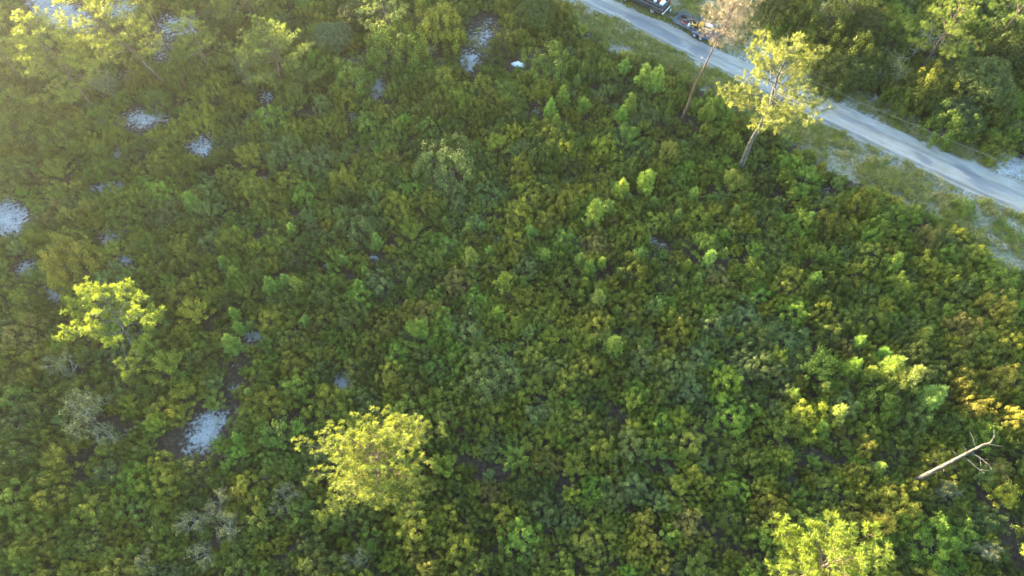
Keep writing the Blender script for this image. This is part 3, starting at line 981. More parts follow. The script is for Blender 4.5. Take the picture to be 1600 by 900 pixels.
# fill: large first, then ever smaller, each keeping clear of those before
MIDROAD = (EDGE_LOW + EDGE_UPP)[::3] / 2
HULL = [(-150, -120), (1750, -120), (1850, 1050), (-250, 1050)]
TX, TY, TR = np.array(taken_x), np.array(taken_y), np.array(taken_r)
cx, cy, cr = [TX], [TY], [TR]
field = []
AX, AY, AR = TX, TY, TR
for R0, R1, tries in ((1.25, 1.6, 2600), (.95, 1.25, 7000), (.7, .95, 16000), (.48, .7, 30000), (.36, .5, 26000)):
    xs, ys = rng.uniform(-66, 66, tries), rng.uniform(-1, 80, tries)
    rs = rng.uniform(R0, R1, tries)
    px, py, dep = W2P(xs, ys)
    ok = (dep > 5) & inpoly(px, py, HULL)
    drop = rs / (dep / FPX) * .5
    wpx = rs / (dep / FPX)
    for ox_, oy_ in ((0, 0), (0, -.5), (0, -.95), (.6, -.4), (-.6, -.4)):
        ok &= open_field(px + ox_ * wpx, py + oy_ * wpx, True, 1.18, 0) < .5
        ok &= ~inpoly(px + ox_ * wpx, py + oy_ * wpx, VERGE_NEAR)
    ok &= ~(inpoly(px, py, VERGE_NEAR) | inpoly(px, py, VERGE_FAR) | inpoly(px, py, ROADPOLY))
    ok &= np.sqrt(((xs[:, None] - MIDROAD[None, :, 0]) ** 2 + (ys[:, None] - MIDROAD[None, :, 1]) ** 2).min(1)) > 2.6 + rs
    dens_ = fbm(xs * .3 + 11, ys * .3 + 5)
    ok &= dens_ > (.27 if R0 > .6 else .23)
    NX, NY, NR = [], [], []
    grid = {}
    for q in range(len(AX)):
        grid.setdefault((int(AX[q] // 3), int(AY[q] // 3)), []).append((AX[q], AY[q], AR[q]))
    f_ = .75 if R0 > .6 else .70
    for q in np.nonzero(ok)[0]:
        x, y, r = xs[q], ys[q], rs[q]
        gi_, gj_ = int(x // 3), int(y // 3)
        bad = False
        for a in (-1, 0, 1):
            for b in (-1, 0, 1):
                for (x2, y2, r2) in grid.get((gi_ + a, gj_ + b), ()):
                    if (x - x2) ** 2 + (y - y2) ** 2 < (f_ * (r + r2)) ** 2:
                        bad = True
                        break
                if bad:
                    break
            if bad:
                break
        if bad:
            continue
        grid.setdefault((gi_, gj_), []).append((x, y, r))
        NX.append(x)
        NY.append(y)
        NR.append(r)
        field.append((x, y, r, float(px[q]), float(py[q]), float(dep[q])))
    AX, AY, AR = np.concatenate([AX, NX]), np.concatenate([AY, NY]), np.concatenate([AR, NR])

vis = [(r / d if (0 < px < 1600 and 0 < py < 900) else 0, i) for i, (x, y, r, px, py, d) in enumerate(field)]
vis.sort(reverse=True)
singles = {i for v, i in vis[:max(0, 300 - BIG)]}
PROTOS = [c for c, s in OAK] + [c for c, s in SHOOT]
PR = OAKR + SHOOTR
sp, sr, ss, stt, spk = [], [], [], [], []
for i, (x, y, r, px, py, d) in enumerate(field):
    tn = choose_tint(x, y, px, py, rng)
    t = np.array(TINTS[tn]) * (.72 + .6 * rng.random()) * np.array([.92 + .18 * rng.random(), 1, .85 + .35 * rng.random()])
    shoot = tn in ('yellowish', 'olive', 'green') and rng.random() < .33
    cand = range(8, 11) if shoot else range(8)
    k = min(cand, key=lambda q: abs(PR[q] - r) + .12 * rng.random())
    s = r / PR[k] * 1.06
    hz = s * (.72 + .75 * rng.random() ** 1.3)
    rz = rng.random() * 6.28
    tl = (rng.normal() * .08, rng.normal() * .08)
    if i in singles:
        m = OAK[k] if k < 8 else SHOOT[k - 8]
        shape = 'upright open' if k >= 8 else 'broad' if r > 1.3 else 'rounded'
        plant('scrub_oak', m[0], m[1], (float(x), float(y), -.03), rz, (float(s), float(s), float(hz)), t, f'{shape} {CWORD[tn]} shrub', 'shrub', 'scrub oak bushes', tilt=tl)
    else:
        sp.append((x, y, -.03))
        sr.append((tl[0], tl[1], rz))
        ss.append((s, s, hz))
        stt.append(t)
        spk.append(k)
scatter('low_shrubbery', 'dense low scrub filling the ground between the larger bushes', PROTOS, sp, sr, ss, stt, spk)
print('field', len(field), 'singles', len(singles), 'stuff', len(sp))
# ------------------------------------------------------------------ trees
T_PINE, T_PINE_SH, T_DRY = (.20, .215, .028), (.125, .180, .030), (.30, .245, .19)


def pine(label, base, height, seed, lean=(0, 0), squash=(1, 1, 1), crown0=.45, Lmax=3.5, nl=20, trunk_r=.16, bark='pine_bark', tint=T_PINE, needle='pine_needle', k=30, L=.27, W=.017,
         twig=1.0, inner=.3, flat=0.0, rise=.35, name='pine_tree', cat='pine tree', tip=0.0, stubs=0, gaps=(), group='pine trees standing over the scrub', tw_step=.42):
    """trunk, a limb object for every limb, one crown of needle tufts"""
    rng = np.random.default_rng(seed)
    bx, by = base
    root = empty(name, (bx, by, -.03))
    root.scale = squash
    tag(root, label, cat, group)
    ts = np.linspace(0, 1, 12)
    wob = np.cumsum(rng.normal(size=(12, 2)) * .05, 0) * np.minimum(ts * 3, 1)[:, None] * (height / 12)
    tr = np.stack([lean[0] * ts ** 1.3 + wob[:, 0], lean[1] * ts ** 1.3 + wob[:, 1], ts * height], -1)
    mb = MB()
    rad = trunk_r * (1 - .82 * ts ** 1.1)
    rad[0] *= 1.35
    tube(mb, tr, rad, 10)
    mb.build('trunk', bark, root, True)
    at = lambda t: np.array([np.interp(t, ts, tr[:, q]) for q in range(3)])
    cen, dr = [], []
    for q in range(nl):
        u = (q + .5 * rng.random()) / nl
        t = crown0 + (1 - crown0) * u * .98
        az = q * 2.39996 + rng.normal() * .25
        if any(abs((az - g + math.pi) % (2 * math.pi) - math.pi) < .5 for g in gaps) and u < .8:
            continue
        prof = (.55 + .5 * math.sin(math.pi * min(1, u * 1.05) ** .75)) * (1 - .55 * u ** 2.5)
        ln = Lmax * prof * (.72 + .5 * rng.random())
        el = rise * (.1 + 1.3 * u ** 1.5) + rng.normal() * .08
        p0 = at(t)
        d = np.array([math.cos(az) * math.cos(el), math.sin(az) * math.cos(el), math.sin(el)])
        n = 7
        pts = [p0]
        for s in range(n):
            d = norm(d + rng.normal(size=3) * .10 + np.array([0, 0, -.03 if s < 3 else .09]))
            pts.append(pts[-1] + d * ln / n)
        pts = np.array(pts)
        lb = MB()
        r0 = max(.022, trunk_r * .30 * (1 - .6 * u))
        tube(lb, pts, np.linspace(r0, .012, n + 1), 5, cap=False)
        s = max(inner, .5 / max(ln, .5))
        side = 1
        while s < 1.0:
            i = min(int(s * n), n - 1)
            p = pts[i] + (pts[i + 1] - pts[i]) * (s * n - i)
            dl = norm(pts[i + 1] - pts[i])
            lat = norm(np.cross(dl, [0, 0, 1.])) * side
            tl = twig * (.35 + .75 * rng.random()) * (1.15 - .55 * s) * min(1, ln / 2.2)
            td = norm(dl * .75 + lat * (.5 + .6 * rng.random()) + np.array([0, 0, (.35 - flat) * rng.random() + .08]))
            e = p + td * tl
            tube(lb, np.array([p, (p + e) / 2 + rng.normal(size=3) * .03, e]), [.012, .009, .006], 3, cap=False)
            m = max(1, int(tl / .26))
            for w in range(m):
                cen.append(p + td * tl * (w + 1) / m + rng.normal(size=3) * .05)
                dr.append(td + np.array([0, 0, .45]))
            side = -side
            s += tw_step / max(ln, .6) * (.55 + .5 * rng.random())
        cen.append(pts[-1])
        dr.append(d + np.array([0, 0, .4]))
        lb.build('limb', bark, root, True)
    for q in range(stubs):
        t = crown0 * (.25 + .75 * rng.random())
        az = rng.random() * 6.28
        p = at(t)
        sb = MB()
        e = np.array([math.cos(az), math.sin(az), .25 * rng.normal()]) * (.3 + .9 * rng.random() ** 2)
        tube(sb, np.array([p, p + e * .5 + [0, 0, .03], p + e]), [.03, .022, .008], 4)
        sb.build('stub', 'dead_wood', root)
    cb = MB()
    cen.append(tr[-1])
    dr.append(np.array([0, 0, 1.]))
    bursts(cb, np.array(cen), np.array(dr), rng, k=k, L=L, W=W, bias=.75)
    c = cb.build('crown', needle, root)
    c['tint'] = [float(v) for v in tint]
    return root


def broad_tree(label, base, height, R, seed, tint, bark='grey_bark', dens=46, leaf=.10, group='small oaks beyond the road'):
    """spreading oak: forked trunk, limb objects and a crown of leafy lobes"""
    rng = np.random.default_rng(seed)
    root = empty('oak_tree', (base[0], base[1], -.03))
    tag(root, label, 'oak tree', group)
    mb = MB()
    h0 = height * .35
    tr = np.array([[0, 0, 0], [.08, .05, h0 * .5], [.02, .12, h0], [.1, .1, height * .62]])
    tube(mb, tr, [.17, .14, .12, .05], 8)
    mb.build('trunk', bark, root, True)
    nlobe = 11
    cb = MB()
    for q in range(nlobe):
        a = q * 2.4 + rng.random() * .5
        rr = R * .68 * math.sqrt((q + .3) / nlobe)
        c = np.array([math.cos(a) * rr, math.sin(a) * rr, height * (.80 - .30 * (rr / R) ** 2 - .08 * rng.random())])
        lb = MB()
        mid = (tr[2] + c) / 2 + np.array([0, 0, -.15]) + rng.normal(size=3) * .12
        tube(lb, np.array([tr[2], mid, c]), [.06, .04, .015], 5, cap=False)
        lb.build('limb', bark, root, True)
        lr = R * (.36 + .16 * rng.random())
        nt_ = int(34 * lr * lr + 16)
        d = norm(rng.normal(size=(nt_, 3)))
        d[:, 2] = np.abs(d[:, 2]) * 1.2 - .35
        d = norm(d)
        tc = c + d * lr * np.array([1, 1, .72]) * (.8 + .35 * rng.random((nt_, 1)))
        rt = .2 + .16 * rng.random(nt_)
        ld = norm(norm(rng.normal(size=(nt_, dens, 3))) + d[:, None] * .7)
        pos = tc[:, None] + ld * rt[:, None, None] * rng.random((nt_, dens, 1)) ** .45
        ln = norm(ld + rng.normal(size=(nt_, dens, 3)) * .45 + np.array([0, 0, .3]))
        tv = rng.random(nt_)[:, None] * .55 + rng.random((nt_, dens)) * .45
        LL = leaf * (.7 + .6 * rng.random(nt_ * dens))
        leaves(cb, pos.reshape(-1, 3), ln.reshape(-1, 3), LL, LL * .62, tv.ravel(), rng)
    c = cb.build('crown', 'oak_leaf', root)
    c['tint'] = [float(v) for v in tint]
    return root


def fl(p):
    return (float(p[0]), float(p[1]))


# hero trees
pine('large golden pine with a starburst crown of sunlit needles', fl(P2W(586, 722, 6.5)), 9.4, 11, squash=(1.07, .84, .96), crown0=.5, Lmax=4.2, nl=50, trunk_r=.19, twig=1.25, k=34, L=.27, W=.019, inner=.22, rise=.5, stubs=4, tint=(.215, .245, .045))
pine('tufted golden pine cut by the frame below the bare snag', fl(P2W(1290, 888, 7.0)), 9.6, 12, crown0=.5, Lmax=3.3, nl=44, trunk_r=.18, twig=1.1, k=44, L=.30, W=.021, inner=.35, rise=.8, tint=(.20, .25, .035))
pine('open-branched small pine with flat lit needle clusters and bare trunk', fl(P2W(226, 566)), 8.8, 13, squash=(.84, .84, 1), lean=(1.0, 1.4), crown0=.42, Lmax=3.9, nl=26, trunk_r=.14, bark='grey_bark', twig=1.25, k=44, L=.30, W=.018, inner=.55, flat=.25, rise=.35, stubs=7, tint=(.20, .25, .035), tw_step=.3)
pine('tall roadside pine with golden crown over the road and stubbed grey trunk', fl(P2W(1155, 266)), 14.5, 14, lean=(-.6, -.4), crown0=.5, Lmax=4.1, nl=32, trunk_r=.24, bark='grey_bark', twig=1.4, k=32, L=.30, W=.019, inner=.3, rise=.65, stubs=9, tint=(.215, .23, .06))
pine('dead pine with red trunk and tan leafless crown beside the road', fl(P2W(1063, 192)), 13.4, 15, lean=(1.7, -.2), crown0=.74, Lmax=2.7, nl=40, trunk_r=.125, bark='red_bark', twig=1.1, k=13, L=.32, W=.007, inner=.1, rise=1.5, needle='dry_needle', tint=T_DRY, name='dead_pine_tree', cat='dead pine', stubs=10, group=None, tw_step=.3)

# pines in the far corner and beyond
for lab, b, h, sd, ln, c0, Lm, nl, tint in (
        ('sunlit pine leaning over the sand in the far corner', (265, 140), 12.0, 21, (-3.6, -1.2), .36, 4.3, 40, (.215, .24, .04)),
        ('sunlit pine with a drooping skirt standing before the leaning pine', (150, 172), 11.8, 22, (.6, -1.0), .3, 4.0, 40, (.205, .235, .04)),
        ('pine at the frame edge with a yellow top beside the far sand', (45, 135), 11.8, 23, (.4, -.8), .35, 3.4, 26, (.205, .235, .04)),
        ('slim-trunked pine cut by the frame above the far sand', (268, 86), 11, 24, (0, .3), .6, 2.6, 18, (.20, .21, .035)),
        ('shaded green pine between the far sand and the pale pine', (333, 118), 6.4, 25, (-.3, .2), .3, 2.9, 24, (.145, .19, .035)),
        ('broad pale green pine with flat shaded layers', (445, 135), 6.6, 26, (.1, 0), .22, 4.2, 34, (.16, .20, .045)),
        ('pale green pine with bare grey twigs beside the weeping grey tree', (612, 70), 6.6, 27, (-.2, 0), .35, 2.6, 22, (.165, .205, .06)),
        ('green pine with one lit bough beside the fallen grey trunk', (1440, 110), 7.6, 28, (-.4, .4), .4, 3.6, 28, (.165, .205, .035)),
        ('green pine in the far corner beyond the grey-green oak', (1560, 60), 6.6, 29, (0, 0), .35, 3.2, 24, (.14, .19, .035)),
        ('small pine cut by the frame between bare twigs and road', (1310, 50), 6.2, 30, (.2, .2), .4, 2.2, 16, (.17, .195, .035)),
        ('low spreading pine at the frame edge above the pale pine', (395, 30), 6.0, 31, (0, 0), .3, 3.2, 22, (.15, .19, .04))):
    pine(lab, fl(P2W(*b)), h, sd, lean=ln, crown0=c0, Lmax=Lm, nl=nl, trunk_r=.13, twig=1.15, k=28, L=.28, W=.019, inner=.3, rise=.5, tint=tint, stubs=3)

for lab, p, z, h, R, sd, tint in (
        ('spreading grey-green oak on the far side of the road', (1540, 120), 3.2, 4.8, 3.4, 41, T_GREY),
        ('dense grey-green oak lobe between the large oak and the road', (1500, 175), 2.0, 3.2, 2.2, 42, (.085, .125, .05)),
        ('dark olive oak behind the far road verge', (1330, 105), 2.2, 3.4, 2.3, 43, (.095, .12, .03)),
        ('yellow-green oak below the fallen grey trunk', (1455, 140), 2.0, 3.2, 2.0, 44, (.14, .16, .03)),
        ('olive oak beside the bare grey twigs', (1350, 30), 2.4, 3.8, 2.4, 45, (.115, .125, .03)),
        ('dark oak at the frame edge above the grey-green oak', (1590, 80), 2.4, 3.6, 2.2, 46, (.07, .09, .025)),
        ('olive oak cut by the frame behind the dead pine', (1215, 10), 2.0, 3.4, 2.2, 47, (.12, .13, .03)),
        ('grey weeping oak between the pale pines', (520, 55), 2.2, 3.8, 2.0, 48, (.16, .20, .085)),
        ('yellow-olive oak above the brown litter', (690, 32), 1.8, 3.0, 2.2, 49, (.15, .15, .03)),
        ('green oak at the head of the road verge', (838, 18), 1.8, 3.0, 2.2, 50, (.12, .15, .035)),
        ('olive oak above the head of the sand flecks', (560, 20), 1.8, 3.0, 2.0, 51, (.12, .14, .035)),
        ('dark olive oak between the far pines', (330, 35), 1.8, 3.0, 2.0, 52, (.10, .115, .03))):
    broad_tree(lab, fl(P2W(*p, z)), h * .8, R, sd, tuple(.85 * v for v in tint))  # oak tints darkened too, shade put into the leaf colour


def snag():
    rng = np.random.default_rng(61)
    bx, by = fl(P2W(1421, 755))
    root = empty('snag', (bx, by, -.03))
    tag(root, 'bare grey snag, a dead trunk with broken limbs standing in dark scrub', 'dead tree')
    ts = np.linspace(0, 1, 14)
    tr = np.stack([.15 * np.sin(ts * 3), .1 * np.sin(ts * 2.2), ts * 9.2], -1)
    mb = MB()
    tube(mb, tr, .17 - .095 * ts, 10)
    mb.build('trunk', 'dead_wood', root, True)
    top = tr[-1]
    lb = MB()
    tube(lb, np.array([top + [0, 0, -.15], top + [.1, -.05, .35], top + [.15, .2, .8], top + [.05, .5, 1.1]]), [.07, .055, .04, .015], 6)
    lb.build('limb', 'dead_wood', root, True)
    for z, az, ln, up in ((9.0, .2, 1.0, .15), (7.6, -1.0, 1.5, .2), (7.3, -.8, 1.1, .1), (6.6, -.9, 1.5, -.05), (8.2, 2.0, 1.1, .5), (7.4, 2.3, .6, .3), (6.2, 2.4, .7, .3), (5.2, -.8, .7, -.05), (8.4, -.7, .4, .1), (4.2, -1.4, .4, 0)):
        p = np.array([np.interp(z, tr[:, 2], tr[:, q]) for q in range(3)])
        sb, tips = MB(), []
        grow(sb, p, (math.cos(az), math.sin(az), up), ln, .04, 1 if ln > 1.2 else 0, rng, tips, .6, 1, .35, 5, .05, .4)
        sb.build('limb', 'dead_wood', root, True)


snag()


def fallen_trunk():
    rng = np.random.default_rng(62)
    a, b = np.array([*P2W(1500, 40, 1.6), 1.6]), np.array([*P2W(1405, 104, .5), .5])
    root = empty('fallen_tree', (float(b[0]), float(b[1]), 0))
    tag(root, 'fallen grey tree with twiggy branches lying beside the green pine', 'fallen tree')
    mb = MB()
    o = np.array([b[0], b[1], 0])
    pts = np.array([a + (b - a) * t + np.array([0, .25 * math.sin(3 * t), .3 * math.sin(3.1 * t)]) for t in np.linspace(0, 1, 8)]) - o
    tube(mb, pts, np.linspace(.13, .04, 8), 7)
    mb.build('trunk', 'dead_wood', root, True)
    d = norm(b - a)
    for k in range(12):
        sb, tips = MB(), []
        p = pts[2 + k % 6]
        grow(sb, p, d + rng.normal(size=3) * .6 + [0, 0, .3], 1.2 + 1.2 * rng.random(), .035, 2, rng, tips, .7, 3, .4, 4, .05)
        sb.build('limb', 'lichen_wood', root, True)


fallen_trunk()

# the wood that stands beyond the frame towards the sun and shades the scrub
rngf = np.random.default_rng(71)
sh = np.array([math.sin(SUN_AZ), math.cos(SUN_AZ)])
pr = np.array([-sh[1], sh[0]]) * -1
fp, fr, fs, ft, fk = [], [], [], [], []


def wood_proto(name, H, R, seed, zc0):
    r = np.random.default_rng(seed)
    mb = MB()
    tube(mb, np.array([[0, 0, 0], [.1, 0, H * .5], [0, .1, H * .95]]), [.16, .1, .03], 6)
    tr_n = 0
    n = 5200
    u = r.random(n)
    z = zc0 * H + (1 - zc0) * H * u
    rad = R * (.35 + .75 * np.sin(np.pi * np.clip(u, .08, 1) ** .8)) * np.sqrt(r.random(n))
    az = r.random(n) * 6.283
    pos = np.stack([rad * np.cos(az), rad * np.sin(az), z], -1)
    leaves(mb, pos, norm(r.normal(size=(n, 3)) + [0, 0, .4]), .22 * (.7 + .6 * r.random(n)), .13, r.random(n), r)
    return mb.mesh(name, 'oak_leaf')


WOOD = [wood_proto('wood_pine', 10.0, 2.6, 81, .3), wood_proto('wood_oak', 6.5, 3.0, 82, .08), wood_proto('wood_bush', 3.5, 2.6, 83, .02)]
FOREST_D = 104.0
for row in range(7):
    for b in np.arange(-45, 125, 2.7):
        jb, ja = b + rngf.normal() * .9, -(FOREST_D + row * 2.6 + rngf.normal() * .9)
        p = -sh * ja + pr * jb
        k = [2, 1, 0, 0, 0, 0, 1][row] if rngf.random() < .9 else 0
        fp.append((p[0], p[1], -.05))
        fr.append((0, 0, rngf.random() * 6.28))
        s = .88 + .26 * rngf.random()
        fs.append((s, s, s * 1.31))
        ft.append(np.array(T_OLIVE) * (.7 + .5 * rngf.random()))
        fk.append(k)
scatter('distant_forest', 'wood of pines and oaks standing towards the low sun', WOOD, fp, fr, fs, ft, fk)
# ------------------------------------------------------------------ pickup, trailer and what they carry
paint_mat('truck_paint', (.022, .026, .036), .3, 0, .3, .5)
paint_mat('glass_dark', (.03, .04, .05), .08, 0, .05, .6)
paint_mat('tyre_rubber', (.025, .025, .026), .85, 0, .5, .2)
paint_mat('rim_metal', (.55, .56, .58), .35, .6, .3)
paint_mat('chrome', (.6, .6, .62), .2, .9, .2)
paint_mat('bed_liner', (.05, .05, .052), .8, 0, .4)
paint_mat('lamp_red', (.5, .03, .03), .3, 0, .1)
paint_mat('lamp_clear', (.7, .7, .68), .2, 0, .1)
paint_mat('crate_red', (.55, .06, .05), .5, 0, .2)
paint_mat('cooler_blue', (.30, .55, .72), .45, 0, .15)
paint_mat('lid_white', (.78, .80, .80), .45, 0, .15)
paint_mat('trailer_steel', (.07, .11, .18), .5, .2, .35)
paint_mat('mesh_deck', (.11, .095, .09), .9, 0, .5)
paint_mat('tool_orange', (.72, .33, .03), .45, 0, .2)
paint_mat('engine_black', (.03, .03, .032), .5, .2, .3)
paint_mat('board_tan', (.50, .36, .20), .85, 0, .3)
paint_mat('jug_white', (.75, .74, .68), .5, 0, .2)
paint_mat('can_blue', (.05, .06, .24), .45, 0, .2)
paint_mat('cable_grey', (.22, .21, .19), .6, 0, .2)
wood_mat('pole_wood', (.18, .14, .11), (.30, .25, .20), 7)


def prism(mb, prof, y0, y1, inset=0.0):
    n = len(prof)
    v = [(x, y0, z) for x, z in prof] + [(x, y1, z) for x, z in prof]
    c = np.mean(np.array(prof), 0)
    v += [(c[0], y0 - inset, c[1]), (c[0], y1 + inset, c[1])]
    k = np.arange(n)
    mb.add(v, np.stack([k, (k + 1) % n, n + (k + 1) % n, n + k], -1))
    o = mb.n - len(v)
    mb.f3.append(np.concatenate([np.stack([(k + 1) % n, k, np.full(n, 2 * n)], -1), np.stack([n + k, n + (k + 1) % n, np.full(n, 2 * n + 1)], -1)]) + o)
    mb.a3.append(np.full(2 * n, .5))


def B(name, mat, parent, *boxes, bev=.03, smooth=False):
    mb = MB()
    for b in boxes:
        box(mb, b[0], b[1], b[2] if len(b) > 2 else 0, b[3] if len(b) > 3 else 1.0, bev)
    return mb.build(name, mat, parent, smooth)


def wheel(parent, x, y, r, w, side):
    mb = MB()
    prof = [(r * .62, -w / 2), (r * .9, -w / 2), (r, -w * .32), (r, w * .32), (r * .9, w / 2), (r * .62, w / 2)]
    n, m = 20, len(prof)
    th = np.linspace(0, 2 * np.pi, n, endpoint=False)
    V = np.array([[(x + p * math.cos(t), y + q, r + p * math.sin(t)) for p, q in prof] for t in th]).reshape(-1, 3)
    i, j = np.meshgrid(np.arange(n), np.arange(m), indexing='ij')
    f = np.stack([i * m + j, ((i + 1) % n) * m + j, ((i + 1) % n) * m + (j + 1) % m, i * m + (j + 1) % m], -1).reshape(-1, 4)
    mb.add(V, f)
    wo_ = link('wheel', None, parent)
    mb.build('tyre', 'tyre_rubber', wo_, True)
    rb = MB()
    d = side * w * .36
    tube(rb, np.array([[x, y - d * .3, r], [x, y + d, r], [x, y + d * 1.15, r]]), [r * .63, r * .6, r * .22], 16)
    rb.build('rim', 'rim_metal', wo_)
    return wo_


wl, wf = np.array(P2W(1018, 22)), np.array(P2W(975, 2))
fwd = norm(np.array(wf - wl))
right = np.array([fwd[1], -fwd[0]])
rot = math.atan2(fwd[1], fwd[0])
org = wl + right * .82 - fwd * 1.2
truck = empty('pickup_truck', (float(org[0]), float(org[1]), 0.0), rot)
tag(truck, 'dark pickup truck parked on the verge ahead of the trailer, cut by the frame', 'pickup truck')
for sx in (1.2, 4.65):
    for sy in (1, -1):
        wheel(truck, sx, sy * .82, .40, .26, sy)
mb = MB()
prism(mb, [(.05, .55), (.72, .5), (.8, .78), (1.0, .92), (1.4, .92), (1.6, .78), (1.68, .5), (4.15, .46), (4.23, .78), (4.45, .92), (4.85, .92), (5.05, .78), (5.12, .5), (5.5, .55), (5.52, .95), (5.3, 1.1), (3.95, 1.2), (2.1, 1.2), (.05, 1.2)], -.93, .93)
mb.build('body', 'truck_paint', truck)
mb = MB()
prism(mb, [(2.1, 1.21), (2.2, 1.83), (2.45, 1.90), (3.2, 1.90), (3.45, 1.84), (4.0, 1.21)], -.80, .80)
cabo = mb.build('cab', 'truck_paint', truck)
mb = MB()
prism(mb, [(3.50, 1.80), (3.95, 1.27), (3.97, 1.27), (3.53, 1.81)], -.70, .70)
mb.build('windscreen', 'glass_dark', truck)
B('rear_window', 'glass_dark', truck, ((2.13, 0, 1.55), (.04, 1.3, .4)), bev=0)
for s in (-1, 1):
    B('side_window', 'glass_dark', truck, ((2.62, s * .80, 1.55), (.62, .03, .38)), ((3.32, s * .80, 1.53), (.5, .03, .36)), bev=0)
    B('door_mirror', 'truck_paint', truck, ((3.75, s * 1.0, 1.32), (.12, .22, .2)))
    B('headlight', 'lamp_clear', truck, ((5.5, s * .68, .88), (.08, .38, .18)))
    B('tail_light', 'lamp_red', truck, ((.04, s * .86, .98), (.06, .12, .34)))
    B('bed_wall', 'truck_paint', truck, ((1.06, s * .87, 1.36), (2.0, .10, .30)), bev=.02)
B('bed_floor', 'bed_liner', truck, ((1.06, 0, 1.215), (1.9, 1.62, .02)), bev=0)
B('tailgate', 'truck_paint', truck, ((.07, 0, 1.36), (.08, 1.62, .30)), bev=.02)
B('bulkhead', 'truck_paint', truck, ((2.03, 0, 1.36), (.06, 1.62, .30)), bev=.01)
B('bumper', 'chrome', truck, ((-.06, 0, .58), (.16, 1.8, .2)))
B('hitch', 'engine_black', truck, ((-.2, 0, .45), (.28, .08, .08)), bev=0)


def at_truck(x, y, z):
    p = org + fwd * x - right * y
    return (float(p[0]), float(p[1]), z)


c = empty('cooler', at_truck(.38, .35, 1.227), rot)
tag(c, 'pale blue cooler with a white lid at the tailgate of the pickup', 'cooler')
B('tub', 'cooler_blue', c, ((0, 0, .17), (.42, .72, .34)), bev=.05)
B('lid', 'lid_white', c, ((0, 0, .37), (.45, .75, .06)), bev=.05)
c = empty('plastic_crate', at_truck(.82, -.1, 1.227), rot + .2)
tag(c, 'red plastic crate in the pickup bed', 'crate')
B('side', 'crate_red', c, ((0, .27, .16), (.5, .03, .3)), ((0, -.27, .16), (.5, .03, .3)), ((.25, 0, .16), (.03, .5, .3)), ((-.25, 0, .16), (.03, .5, .3)), bev=0)
B('bottom', 'crate_red', c, ((0, 0, .015), (.5, .54, .03)), bev=0)
c = empty('bucket', at_truck(1.25, .45, 1.227), rot)
tag(c, 'white bucket in the pickup bed by the red crate', 'bucket')
mb = MB()
tube(mb, np.array([[0, 0, 0], [0, 0, .36]]), [.14, .17], 14)
mb.build('pail', 'lid_white', c)
mb = MB()
tube(mb, np.array([[.17, 0, .34], [.12, 0, .48], [0, 0, .53], [-.12, 0, .48], [-.17, 0, .34]]), .01, 4)
mb.build('handle', 'chrome', c)

# trailer
fl_, rl_ = np.array(P2W(1052, 33, .55)), np.array(P2W(1113, 65, .55))
tb = norm(rl_ - fl_)
tlen = float(np.linalg.norm(rl_ - fl_))
tright = np.array([-tb[1], tb[0]])
if tright[1] < 0:
    tright = -tright
trot = math.atan2(tb[1], tb[0])
tr_ = empty('utility_trailer', (float(fl_[0]), float(fl_[1]), 0), trot)
tag(tr_, 'open blue steel utility trailer with a triangular tongue hitched behind the pickup', 'trailer')
TW = 1.9
sgn = 1.0 if (np.array([-math.sin(trot), math.cos(trot)]) @ tright) > 0 else -1.0
ty = lambda v: v * sgn
for v in (0.0, TW):
    B('side_rail', 'trailer_steel', tr_, ((tlen / 2, ty(v), .55), (tlen, .09, .12)), bev=.01)
    B('upper_rail', 'trailer_steel', tr_, ((tlen / 2, ty(v), .92), (tlen - .1, .05, .05)), bev=.01)
    for k in range(5):
        B('post', 'trailer_steel', tr_, ((.04 + k * (tlen - .08) / 4, ty(v), .76), (.05, .045, .30)), bev=0)
    fv = v + (-.17 if v == 0 else .17)
    mb = MB()
    cx_ = tlen * .66
    prism(mb, [(cx_ - .85, .50), (cx_ - .72, .78), (cx_ + .72, .78), (cx_ + .85, .50), (cx_ + .80, .50), (cx_ + .69, .74), (cx_ - .69, .74), (cx_ - .80, .50)], min(ty(fv - .13), ty(fv + .13)), max(ty(fv - .13), ty(fv + .13)))
    mb.build('fender', 'trailer_steel', tr_)
    for dx in (-.38, .38):
        wheel(tr_, cx_ + dx, ty(fv), .33, .2, -sgn if v == 0 else sgn)
for k, xx in enumerate((.045, tlen - .045)):
    B('cross_bar', 'trailer_steel', tr_, ((xx, ty(TW / 2), .555), (.085, TW - .1, .11)), bev=.01)
B('front_bar', 'trailer_steel', tr_, ((.03, ty(TW / 2), .92), (.05, TW - .06, .05)), bev=.01)
for k in range(9):
    B('deck_board', 'mesh_deck', tr_, ((tlen / 2, ty(.14 + k * (TW - .28) / 8), .53), (tlen - .2, (TW - .28) / 8 - .02, .04)), bev=0)
cpl = np.array([-1.35, ty(TW / 2), .5])
for v in (.08, TW - .08):
    mb = MB()
    tube(mb, np.array([cpl, [.02, ty(v), .52]]), .05, 4)
    mb.build('tongue_arm', 'trailer_steel', tr_)
B('coupler', 'engine_black', tr_, ((cpl[0] - .08, cpl[1], .52), (.3, .1, .1)), bev=.02)
mb = MB()
tube(mb, np.array([[cpl[0] + .3, cpl[1], .06], [cpl[0] + .3, cpl[1], 1.0]]), .035, 8)
mb.build('jack', 'chrome', tr_)


def at_tr(x, v, z):
    p = fl_ + tb * x + tright * v
    return (float(p[0]), float(p[1]), z)


DK = .552
